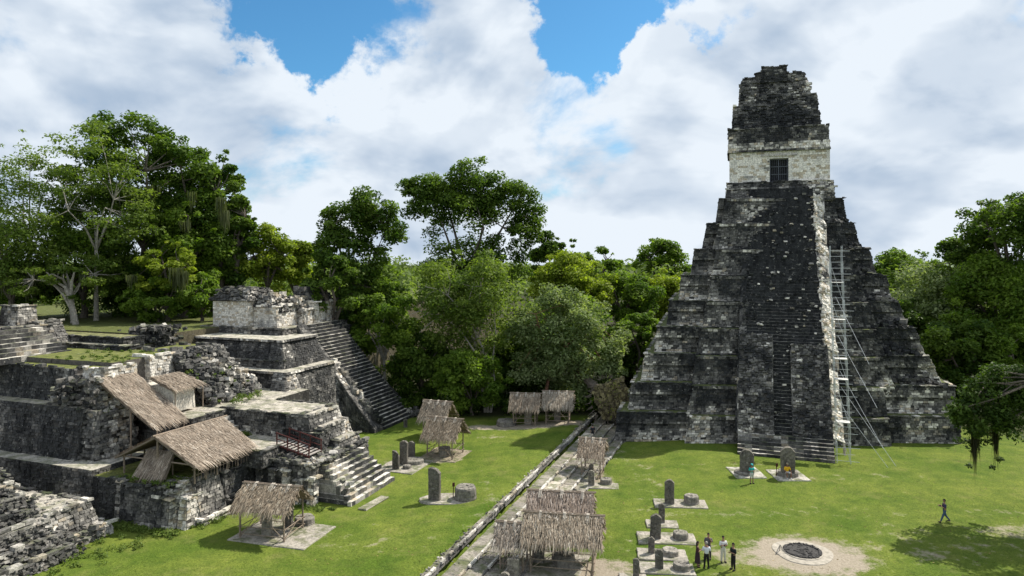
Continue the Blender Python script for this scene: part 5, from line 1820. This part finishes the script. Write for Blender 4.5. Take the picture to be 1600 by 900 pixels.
# near tree at the right whose branch hangs into the view
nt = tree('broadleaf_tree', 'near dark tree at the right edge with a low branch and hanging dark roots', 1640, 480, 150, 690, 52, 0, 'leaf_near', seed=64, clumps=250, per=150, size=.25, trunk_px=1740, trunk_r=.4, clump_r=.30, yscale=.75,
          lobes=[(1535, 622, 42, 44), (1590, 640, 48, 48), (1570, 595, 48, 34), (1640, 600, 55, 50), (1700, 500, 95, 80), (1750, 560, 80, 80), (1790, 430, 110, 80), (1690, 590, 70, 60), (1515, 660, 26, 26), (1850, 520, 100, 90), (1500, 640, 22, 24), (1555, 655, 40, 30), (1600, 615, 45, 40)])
hanging(nt, [(atY(1524, 664, 53.5).x, 53.5, atY(1524, 664, 53.5).z, 5.2, 190, .24), (atY(1556, 660, 53.8).x, 53.8, atY(1556, 660, 53.8).z, 5.0, 110, .17), (atY(1540, 668, 53.6).x, 53.6, atY(1540, 668, 53.6).z, 2.0, 40, .5)], 'darkmoss', .02, 3)
lc, lr = [], []
for (px, py, r) in ((1522, 700, .6), (1555, 690, .55), (1562, 718, .35), (1550, 730, .25), (1500, 690, .55), (1515, 728, .3), (1505, 660, .9), (1530, 672, .9), (1545, 650, 1.0), (1560, 668, .9), (1590, 682, .9), (1520, 640, 1.0), (1495, 640, .8), (1580, 650, 1.1), (1526, 688, .6), (1556, 680, .55), (1540, 690, .4), (1512, 690, .4)):
    p = atY(px, py, 54); lc.append((p.x, p.y, p.z)); lr.append(r)
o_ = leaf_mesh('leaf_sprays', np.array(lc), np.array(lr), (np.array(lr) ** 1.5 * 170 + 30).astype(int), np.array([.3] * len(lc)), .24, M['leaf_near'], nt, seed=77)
stuff(o_)
# moss curtains on the left trees
hp = []
for (px, py, L, c, sp) in ((42, 425, 5.2, 60, .8), (50, 430, 4.2, 40, .7), (85, 420, 3.0, 30, .6), (8, 440, 3.2, 40, .7), (130, 430, 2.2, 25, .6)):
    p = atY(px, py, 87.6); hp.append((p.x, p.y, p.z, L, c, sp))
hanging(t7, hp, 'moss', .055, 4)
hp = []
for (px, py, L, c, sp) in ((345, 310, 5.5, 60, .8), (352, 330, 4.5, 40, .6), (300, 300, 3.5, 40, .8), (240, 290, 3, 40, 1.0), (290, 345, 3, 40, .9)):
    p = atY(px, py, 94); hp.append((p.x, p.y, p.z, L, c, sp))
hanging(t3, hp, 'moss', .05, 5)
hp = []
for (px, py, L, c, sp) in ((275, 420, 4.2, 120, .9), (285, 425, 4.0, 90, .8), (205, 430, 2.2, 50, .7)):
    p = atY(px, py, 88); hp.append((p.x, p.y, p.z, L, c, sp))
hanging(t10, hp, 'moss', .055, 6)
# bare white branches of the light central tree
m = MB()
base = atY(760, 560, 90.2)
for path in (((762, 600), (755, 545), (738, 508), (718, 482), (700, 462), (690, 440)), ((752, 600), (742, 550), (722, 520), (706, 505)), ((700, 462), (684, 452), (668, 460), (655, 480)),
             ((684, 452), (665, 448), (650, 458)), ((738, 508), (730, 480), (735, 460), (742, 440)), ((706, 505), (690, 492), (668, 490), (650, 500)), ((690, 492), (672, 505), (655, 520)), ((668, 490), (655, 486), (640, 492)),
             ((772, 600), (770, 560), (775, 520), (772, 495)), ((700, 462), (704, 440), (698, 420))):
    pts = [atY(px, py, 90.0 - .012 * abs(py - 560)) for (px, py) in path]
    r0 = .17 if path[0][1] >= 600 else .085
    m.tube(pts, [r0 * (1 - .75 * i / (len(pts) - 1)) for i in range(len(pts))], 6, cap=False)
m.build('bare_branches', M['palebark'], t21)
for px in (752, 762, 772):
    pass
m = MB()
for (a, b2) in (((752, 600), (760, 660)), ((762, 600), (762, 660)), ((772, 600), (765, 660))):
    m.tube([atY(*a, 89.5), atY(*b2, 89.5)], [.17, .2], 7)
m.build('stems', M['palebark'], t21)
# leaning pale trunk of the small hill tree
m = MB()
P = [atY(px, py, 86.8) for (px, py) in ((119, 514), (115, 490), (110, 468), (103, 450))]
m.tube(P, [.42, .34, .30, .26], 8)
m.tube([P[2], atY(112, 440, 86.8), atY(116, 425, 86.8)], [.24, .17, .1], 7)
m.tube([P[3], atY(88, 440, 86.6), atY(72, 425, 86.4)], [.2, .13, .07], 7)
m.tube([P[1], atY(98, 460, 86.6), atY(84, 446, 86.4)], [.2, .13, .07], 7)
m.build('leaning_trunk', M['palebark'], t8)

# uprooted tree: root plate standing on edge beside the pyramid, trunk lying back into the wood
rc = atY(948, 622, 83)
up = thing('fallen_tree', 'uprooted tree with its earthy root plate standing on edge beside the pyramid', 'fallen tree', (rc.x, rc.y, 0))
RPOLY = [(931, 603), (958, 596), (974, 590), (979, 612), (986, 640), (966, 650), (944, 657), (934, 634), (926, 614)]
m = MB()
m.idx([atY(px, py, 83.0) for px, py in RPOLY] + [atY(955 + (px - 955) * .9, 625 + (py - 625) * .9, 84.6) for px, py in RPOLY],
      [tuple(range(9)), tuple(reversed(range(9, 18)))] + [(i, 9 + i, 9 + (i + 1) % 9, (i + 1) % 9) for i in range(9)], (.12, .10, .06))
m.build('root_plate', M['root'], up)


def in_poly(x, y, P):
    c = False
    for i in range(len(P)):
        (x0, y0), (x1, y1) = P[i], P[i - 1]
        if (y0 > y) != (y1 > y) and x < (x1 - x0) * (y - y0) / (y1 - y0) + x0: c = not c
    return c


m = MB(); nclod = 0
while nclod < 750:
    px, py = random.uniform(922, 990), random.uniform(586, 662)
    if not in_poly(px, py, RPOLY): continue
    nclod += 1
    p = atY(px, py, 82.95 - .35 * random.random())
    c = lerp(Vector((.085, .07, .045)), Vector((.30, .26, .13)), random.random() ** 1.5)
    m.rock(p, random.uniform(.08, .34), tuple(c), (1.2, .9, 1))
M['clod'] = simple_mat('root soil', (0, 0, 0), .95, 8, .4, .03, attr=True)
stuff(m.build('soil_clods', M['clod'], up))
m = MB()
for k in range(60):
    a = random.uniform(0, 6.28)
    p = Vector((rc.x + math.cos(a) * 1.9, rc.y - .3, rc.z + math.sin(a) * 2.5))
    e = p + Vector((math.cos(a) * random.uniform(.3, 1.2), random.uniform(-.6, .4), math.sin(a) * random.uniform(.2, 1.0) - .3))
    m.tube([p, lerp(p, e, .5) + Vector((random.uniform(-.2, .2), random.uniform(-.2, .2), random.uniform(-.2, .2))), e], [.07, .045, .015], 5, cap=False)
m.build('roots', M['bark'], up)
m = MB(); m.tube([(rc.x, rc.y + .3, rc.z), (rc.x - 3, rc.y + 8, rc.z + 2.2), (rc.x - 5, rc.y + 14, rc.z + 3.5)], [.6, .5, .35], 9)
m.build('trunk', M['bark'], up)
o_ = leaf_mesh('creepers', np.array([(rc.x + 1.0, rc.y - .5, rc.z + 1.6), (rc.x - .6, rc.y - .4, rc.z - .3), (rc.x + .7, rc.y - .4, rc.z - 1.5), (rc.x + .6, rc.y - .5, rc.z + .4)]), np.array([1.0, 1.2, 1.1, 1.2]), np.array([130, 70, 80, 70]), np.array([.6, .3, .6, .5]), .17, M['leaf_yellow'], up, flat=1.0, seed=5)
stuff(o_)

# undergrowth along the tree line and the far forest
g = np.random.default_rng(4)
C, Rr, T = [], [], []
for _ in range(150):
    x = g.uniform(-24, 14); y = g.uniform(88.5, 97) if x < 9 else g.uniform(89, 99)
    C.append((x, y, g.uniform(.2, 1.4))); Rr.append(g.uniform(.7, 1.9)); T.append(g.uniform(.0, .5))
for _ in range(130):
    x = g.uniform(44, 95); y = g.uniform(93, 110)
    C.append((x, y, g.uniform(.2, 4.0))); Rr.append(g.uniform(.9, 2.4)); T.append(g.uniform(0, .5))
for _ in range(60):
    x = g.uniform(-66, -44); y = g.uniform(97, 106)
    C.append((x, y, ZH + g.uniform(0, 3))); Rr.append(g.uniform(.9, 2.2)); T.append(g.uniform(0, .4))
for _ in range(60):
    p = ST(random.uniform(-54, -42), random.uniform(80, 86), random.uniform(0, 4))
    C.append(tuple(p)); Rr.append(g.uniform(.8, 2.0)); T.append(g.uniform(0, .5))
C, Rr, T = np.array(C), np.array(Rr), np.array(T)
o = leaf_mesh('undergrowth', C, Rr, np.full(len(C), 150), T, .42, M['leaf_dark'], seed=8)
tag(o, 'dark leafy undergrowth along the forest edge', 'undergrowth', kind='stuff')
C, Rr, T = [], [], []
for _ in range(900):
    y = g.uniform(122, 330); x = g.uniform(-1.0, 1.0) * y * .95
    C.append((x, y, g.uniform(.62, 1.0) * (17 + 3.5 * noise.noise(Vector((x * .03, y * .03, 0)))))); Rr.append(g.uniform(3.0, 6.0)); T.append(g.uniform(.1, .9))
C, Rr, T = np.array(C), np.array(Rr), np.array(T)
o = leaf_mesh('forest', C, Rr, np.full(len(C), 112), T, 1.2, M['leaf_far'], seed=9, flat=.7)
tag(o, 'unbroken green jungle canopy stretching to the horizon', 'forest', kind='stuff')
# weeds against the walls, grass on the lawn and on the hill
C, Rr, T = [], [], []
for _ in range(230):
    r = random.random()
    if r < .45: p = ST(random.uniform(-47.5, -40), random.uniform(38.0, 38.9), 0)
    elif r < .62: p = ST(random.uniform(-40.3, -39.2), random.uniform(40, 47), 0)
    elif r < .78: p = ST(random.uniform(-40, -32), random.uniform(46.1, 46.9), 0)
    else: p = ST(random.uniform(-45, -41), random.uniform(30, 37.5), 0)
    C.append((p.x, p.y, gz(p.x, p.y) + .1)); Rr.append(random.uniform(.15, .5)); T.append(random.uniform(.1, .9))
for _ in range(160):
    r = random.random()
    if r < .5: p = ST(random.uniform(-47, -41.5), random.uniform(39.3, 41.5), 3.3)
    elif r < .7: p = ST(random.uniform(-55, -52.2), random.uniform(41.8, 45), 7.3)
    elif r < .85: p = ST(random.uniform(-48.5, -46.5), random.uniform(51.2, 56.5), 6.75)
    else: p = ST(random.uniform(-45, -43.6), random.uniform(49.6, 50.5), 4.3)
    C.append(tuple(p)); Rr.append(random.uniform(.15, .4)); T.append(random.uniform(.1, .9))
for _ in range(120):
    p = mound_pt() if random.random() < .6 else ST(random.uniform(-62, -53.6), random.uniform(44.4, 51), 11.1)
    C.append(tuple(p)); Rr.append(random.uniform(.12, .35)); T.append(random.uniform(.2, .9))
o = leaf_mesh('weeds', np.array(C), np.array(Rr), np.full(len(C), 55), np.array(T), .15, M['weed'], seed=12, droop=-.6)
tag(o, 'tufts of green weeds growing against the ruin walls', 'weeds', kind='stuff')


def grass_patch(name, P, label, h=(.05, .13), seed=3):
    g2 = np.random.default_rng(seed)
    n_ = len(P)
    a = g2.uniform(0, 6.28, n_); w = g2.uniform(.02, .05, n_); hh = g2.uniform(.02, .05, n_)
    V = np.empty((n_, 3, 3))
    dx = np.stack([np.cos(a) * w, np.sin(a) * w, np.zeros(n_)], 1)
    V[:, 0] = P - dx; V[:, 1] = P + dx
    V[:, 2] = P + np.stack([g2.normal(size=n_) * .08, g2.normal(size=n_) * .08, hh], 1)
    me = bpy.data.meshes.new(name)
    me.vertices.add(n_ * 3); me.loops.add(n_ * 3); me.polygons.add(n_)
    me.vertices.foreach_set('co', V.ravel())
    me.loops.foreach_set('vertex_index', np.arange(n_ * 3, dtype=np.int32))
    me.polygons.foreach_set('loop_start', np.arange(0, n_ * 3, 3, dtype=np.int32))
    me.update(calc_edges=True)
    me.attributes.new('tone', 'FLOAT', 'POINT').data.foreach_set('value', np.repeat(g2.random(n_).astype(np.float32), 3))
    me.materials.append(M['grass'])
    o = bpy.data.objects.new(name, me); COL.objects.link(o)
    return tag(o, label, 'grass', kind='stuff')


gp = []
r2 = random.Random(8)
while len(gp) < 80000:
    y = 41 + 46 * r2.random() ** 1.3
    x = r2.uniform(-.80, .80) * y
    s, t = x * CA - y * SA, x * SA + y * CA
    if s < -41 or (-20.3 < s < -14.4): continue
    if s < -31 and t < 56: 
        if t > 46: continue
    bare = max([am * (1 - smooth(.45, 1.1, math.hypot((x - bx) / rx, (y - by) / ry))) for (bx, by, rx, ry, am) in BARE])
    if r2.random() < bare * 1.6: continue
    gp.append((x, y, gz(x, y) - .01))
grass_patch('grass', np.array(gp), 'short green grass covering the plaza lawns')

# ------------------------------------------------------------------ people
def skin_mesh(verts, edges, radii, sub=1, root=0):
    """grow a continuous body surface round a skeleton; returns a bmesh"""
    me = bpy.data.meshes.new('skeleton')
    me.from_pydata([tuple(v) for v in verts], edges, [])
    o = bpy.data.objects.new('skeleton', me)
    COL.objects.link(o)
    o.modifiers.new('skin', 'SKIN')
    if not me.skin_vertices:
        bm_ = bmesh.new(); bm_.from_mesh(me); bm_.verts.layers.skin.verify(); bm_.to_mesh(me); bm_.free()
    for i, r in enumerate(radii):
        sv_ = me.skin_vertices[0].data[i]
        sv_.radius = (r[0], r[1]) if isinstance(r, (tuple, list)) else (r, r)
        sv_.use_root = (i == root)
    ss = o.modifiers.new('sub', 'SUBSURF'); ss.levels = sub; ss.render_levels = sub
    dg = bpy.context.evaluated_depsgraph_get()
    ev = o.evaluated_get(dg)
    out = bmesh.new()
    tmp = bpy.data.meshes.new_from_object(ev)
    out.from_mesh(tmp)
    bpy.data.objects.remove(o); bpy.data.meshes.remove(me); bpy.data.meshes.remove(tmp)
    return out


def person(px, py, face_deg, label, top, legs, hair=(.012, .010, .009), arms='down', sit=False, stride=0.0, hat=None, skirt=False, shoes=(.03, .03, .03), skin=(.30, .17, .115), height=1.72, shorts=False, camera_=False, bag=None, long_hair=False, z_off=0.0, group=None):
    gpt = at(px, py)
    z = gz(gpt.x, gpt.y) + z_off
    root = thing('person', label, 'person', (0, 0, 0), group)
    k = height / 1.72
    hip_z = .47 if sit else .92
    V, E, Rd = [], [], []

    def add(p, r, par=None):
        V.append(Vector(p) * k); Rd.append((r[0] * k, r[1] * k) if isinstance(r, tuple) else r * k)
        if par is not None: E.append((par, len(V) - 1))
        return len(V) - 1
    pel = add((0, 0, hip_z), (.15, .11))
    sp = add((0, .005, hip_z + .20), (.135, .10), pel)
    ch = add((0, .0, hip_z + .42), (.165, .115), sp)
    nk = add((0, .0, hip_z + .56), .058, ch)
    hd0 = add((0, -.015, hip_z + .66), .06, nk)
    legs_i, arms_i = [], []
    for sg in (-1, 1):
        if sit:
            h = add((sg * .09, -.05, hip_z), .085, pel); kn = add((sg * .20, -.42, hip_z + .03), .062, h)
            an = add((sg * .17, -.45, .09), .042, kn); to = add((sg * .18, -.62, .05), .038, an)
        else:
            st = stride * sg
            h = add((sg * .085, 0, hip_z - .08), .088, pel); kn = add((sg * .095 + .02 * sg, -st * .45 - .02, .49), .062, h)
            an = add((sg * .10 + .03 * sg, -st + (.10 if st < 0 else 0), .09 + (.06 if st < 0 else 0)), .043, kn); to = add((sg * .11 + .04 * sg, -st - .16, .045), .038, an)
        legs_i.append((pel, h, kn, an, to))
    for sg in (-1, 1):
        sh = add((sg * .185, 0, hip_z + .47), .062, ch)
        if arms == 'down': el, wr = (sg * .245, .03, hip_z + .2), (sg * .25, -.06, hip_z - .04)
        elif arms == 'folded': el, wr = (sg * .25, -.02, hip_z + .22), (sg * .06, -.22, hip_z + .27)
        elif arms == 'hold': el, wr = (sg * .25, -.04, hip_z + .22), (sg * .05, -.28, hip_z + .33)
        elif arms == 'knees': el, wr = (sg * .28, -.12, hip_z + .22), (sg * .21, -.36, hip_z + .10)
        elif arms == 'raised': el, wr = ((sg * .24, -.12, hip_z + .28), (sg * .06, -.2, hip_z + .62)) if sg > 0 else ((sg * .24, 0, hip_z + .2), (sg * .2, -.18, hip_z + .1))
        e_ = add(el, .046, sh); w_ = add(wr, .033, e_)
        d = (Vector(wr) - Vector(el)).normalized()
        pc = Vector(wr) + d * .07
        pm = add(pc, (.036, .022), w_)
        side = d.cross(Vector((0, 1, .2))).normalized()
        arms_i.append((ch, sh, e_, w_))
        for fi, (off, ln_) in enumerate(((-.03, .065), (-.01, .08), (.01, .075), (.03, .06))):
            f1 = add(pc + d * .045 + side * off, .0095, pm)
            f2 = add(pc + d * (.045 + ln_ * .6) + side * off + Vector((0, -.012, -.012)), .0085, f1)
            add(pc + d * (.045 + ln_) + side * off + Vector((0, -.03, -.02)), .007, f2)
        t1_ = add(pc - d * .02 + side * -.045, .010, pm); add(pc + d * .03 + side * -.065, .008, t1_)
    bm_ = skin_mesh(V, E, Rd, 1, 0)
    # head with brow, nose, chin and ears, joined on the neck
    hc = Vector((0, -.02, hip_z + .745)) * k
    ret = bmesh.ops.create_uvsphere(bm_, u_segments=18, v_segments=14, radius=1)
    for v in ret['verts']:
        x, y, zz = v.co
        jaw = 1 - .22 * max(0, -zz)
        q = Vector((x * .078 * jaw, y * .098, zz * .118))
        if y < -.3 and abs(x) < .22 and -.35 < zz < .15: q.y -= .022 * (1 - abs(x) / .22)      # nose
        if y < -.5 and .12 < zz < .32 and .15 < abs(x) < .6: q.y += .008                       # eye hollows
        if y < -.5 and -.6 < zz < -.5: q.y += .006                                             # mouth line
        if abs(x) > .9 and -.3 < zz < .25: q.x *= 1.16                                         # ears
        v.co = hc + q * k
    me = bpy.data.meshes.new('body'); bm_.to_mesh(me); bm_.free()
    sk = simple_mat('skin tone', skin, .6, 9, .1)
    me.materials.append(sk)
    me.polygons.foreach_set('use_smooth', [True] * len(me.polygons))
    bo = bpy.data.objects.new('body', me); COL.objects.link(bo); bo.parent = root

    def garment(name, idxs, grow, col, scale_last=None):
        mp_ = {}
        vv, ee, rr = [], [], []
        for chain in idxs:
            for q in chain:
                if q not in mp_:
                    mp_[q] = len(vv); vv.append(V[q].copy())
                    r = Rd[q]; r = r if isinstance(r, tuple) else (r, r)
                    rr.append((r[0] + grow, r[1] + grow))
            for a, b_ in zip(chain[:-1], chain[1:]):
                if (mp_[a], mp_[b_]) not in ee: ee.append((mp_[a], mp_[b_]))
        b4 = skin_mesh(vv, ee, rr, 1, 0)
        me_ = bpy.data.meshes.new(name); b4.to_mesh(me_); b4.free()
        me_.materials.append(cloth(col)); me_.polygons.foreach_set('use_smooth', [True] * len(me_.polygons))
        o_ = bpy.data.objects.new(name, me_); COL.objects.link(o_); o_.parent = root
        return o_
    garment('shirt', [(pel, sp, ch)] + [(a[0], a[1], a[2]) for a in arms_i], .026, top)
    if skirt:
        m_ = MB()
        prof = [(.16, hip_z + .16), (.19, hip_z), (.23, .60), (.25, .30)]
        ring = [[Vector((math.cos(a) * r * k, math.sin(a) * r * .8 * k, zz * k)) * 1 for a in [2 * PI * i / 16 for i in range(16)]] for (r, zz) in prof]
        m_.idx([q for r in ring for q in r], [(a * 16 + i, (a + 1) * 16 + i, (a + 1) * 16 + (i + 1) % 16, a * 16 + (i + 1) % 16) for a in range(3) for i in range(16)])
        m_.build('skirt', cloth(legs), root, True)
    else:
        garment('shorts' if shorts else 'trousers', [(sp, pel)] + [l_[:3] if shorts else l_[:4] for l_ in legs_i], .018, legs)
    for l_ in legs_i:
        m_ = MB()
        a, b_ = V[l_[3]], V[l_[4]]
        m_.tube([a + Vector((0, .03, -.03)) * k, lerp(a, b_, .5) + Vector((0, 0, -.01)), b_ + Vector((0, -.02, 0))], [.055 * k, .05 * k, .035 * k], 8)
        m_.build('shoe', cloth(shoes), root, True)
    # hair
    hm_ = bmesh.new()
    bmesh.ops.create_uvsphere(hm_, u_segments=16, v_segments=12, radius=1)
    for v in list(hm_.verts):
        x, y, zz = v.co
        v.co = hc + Vector((x * .087, y * .105 + .008, zz * .122 + .012)) * k
        if zz < .05 and y > -.1 and long_hair: v.co += Vector((0, .02, -.22 * max(0, -zz + .2))) * k
    cut = [v for v in hm_.verts if (v.co.z - hc.z) < (.035 * k) and (v.co.y - hc.y) < -.02 * k] + ([] if long_hair else [v for v in hm_.verts if v.co.z < hc.z - .05 * k])
    bmesh.ops.delete(hm_, geom=list(set(cut)), context='VERTS')
    me_ = bpy.data.meshes.new('hair'); hm_.to_mesh(me_); hm_.free()
    me_.materials.append(cloth(hair)); me_.polygons.foreach_set('use_smooth', [True] * len(me_.polygons))
    ho_ = bpy.data.objects.new('hair', me_); COL.objects.link(ho_); ho_.parent = root
    if hat:
        m_ = MB()
        m_.tube([hc + Vector((0, 0, .045)) * k, hc + Vector((0, 0, .10)) * k, hc + Vector((0, 0, .135)) * k], [.104 * k, .098 * k, .05 * k], 14)
        m_.tube([hc + Vector((0, -.05, .05)) * k, hc + Vector((0, -.17, .04)) * k], [.085 * k, .06 * k], 10)
        m_.build('cap', cloth(hat), root, True)
    root.location = (gpt.x, gpt.y, z)
    root.rotation_euler = (0, 0, R(face_deg))
    return root, k, hip_z


def handheld(root_info, name, label, cat, col, off, size):
    root, k, hz_ = root_info
    m_ = MB()
    a = root.rotation_euler.z
    o3 = Vector((off[0], off[1], off[2] + hz_)) * k
    w = Vector(root.location) + Matrix.Rotation(a, 3, 'Z') @ o3
    m_.box((0, 0, 0), size, (.1, .1, .1))
    m_.tube([(0, -size[1] / 2, 0), (0, -size[1] / 2 - .07, 0)], .035, 10)
    o = m_.build(name, cloth(col))
    o.location = w; o.rotation_euler = (0, 0, a)
    return tag(o, label, cat)


GRP = 'people standing by the right row of monuments'
BLK = (.012, .012, .014)
person(1090, 886, 80, 'person with long dark hair in a dark patterned skirt and top', (.05, .02, .025), (.035, .02, .025), long_hair=True, skirt=True, arms='folded', height=1.62, group=GRP, shoes=(.05, .03, .03))
person(1104, 889, 175, 'person in white shirt and black trousers seen from behind', (.62, .63, .68), BLK, hair=(.30, .28, .25), arms='folded', group=GRP)
person(1107, 874, -20, 'person in a dark sleeveless top raising a hand, behind the white shirt', (.10, .09, .10), (.05, .05, .06), arms='raised', group=GRP)
pc_ = person(1130, 879, 10, 'person all in white clasping a camera at the chest', (.66, .65, .66), (.58, .55, .50), arms='hold', group=GRP)
handheld(pc_, 'camera', 'black camera held at the chest of the person all in white', 'camera', BLK, (0, -.30, .34), (.15, .09, .1))
person(1146, 891, -70, 'person all in black at the right end of the group', (.012, .018, .020), BLK, arms='folded', group=GRP)
person(1174.5, 755.5, 12, 'person in teal shirt and cap with pale shorts before a stele', (.02, .36, .34), (.50, .50, .50), hat=(.05, .40, .42), arms='folded', shorts=True, group=None)
person(1230, 748, 0, 'person in yellow shirt sitting on the low altar before a stele', (.72, .42, .02), (.62, .62, .62), hat=(.35, .30, .22), sit=True, arms='knees', shorts=True, shoes=(.6, .6, .6), skin=(.22, .11, .07), z_off=.12)
pw = person(1476, 816, -105, 'person in dark jacket and blue jeans striding across the right lawn', (.045, .04, .085), (.05, .085, .14), arms='hold', stride=.30, group=None)
handheld(pw, 'camera', 'dark camera carried by the person striding across the right lawn', 'camera', BLK, (0, -.30, .34), (.15, .09, .1))
person(926, 681, 190, 'person in dark clothes far off at the top of the causeway steps', (.02, .022, .03), BLK, arms='down', z_off=.3)
print('leaves', LEAVES[0])

# fallen leaves scattered on the lawns
fl_c, fl_t = [], []
r3 = random.Random(21)
for _ in range(900):
    y = r3.uniform(43, 82); x = r3.uniform(-.35, .78) * y
    s_, t_ = x * CA - y * SA, x * SA + y * CA
    if s_ < -30 or (-20.5 < s_ < -14): continue
    fl_c.append((x, y, gz(x, y) + .03)); fl_t.append(r3.random())
o = leaf_mesh('fallen_leaves', np.array(fl_c), np.full(len(fl_c), .25), np.full(len(fl_c), 2), np.array(fl_t), .12, leaf_material('dry leaves', (.10, .065, .025), (.28, .21, .08), .1), flat=.05, upb=3.0, seed=31, low_drop=0)
tag(o, 'dry fallen leaves scattered over the lawns', 'fallen leaves', kind='stuff')
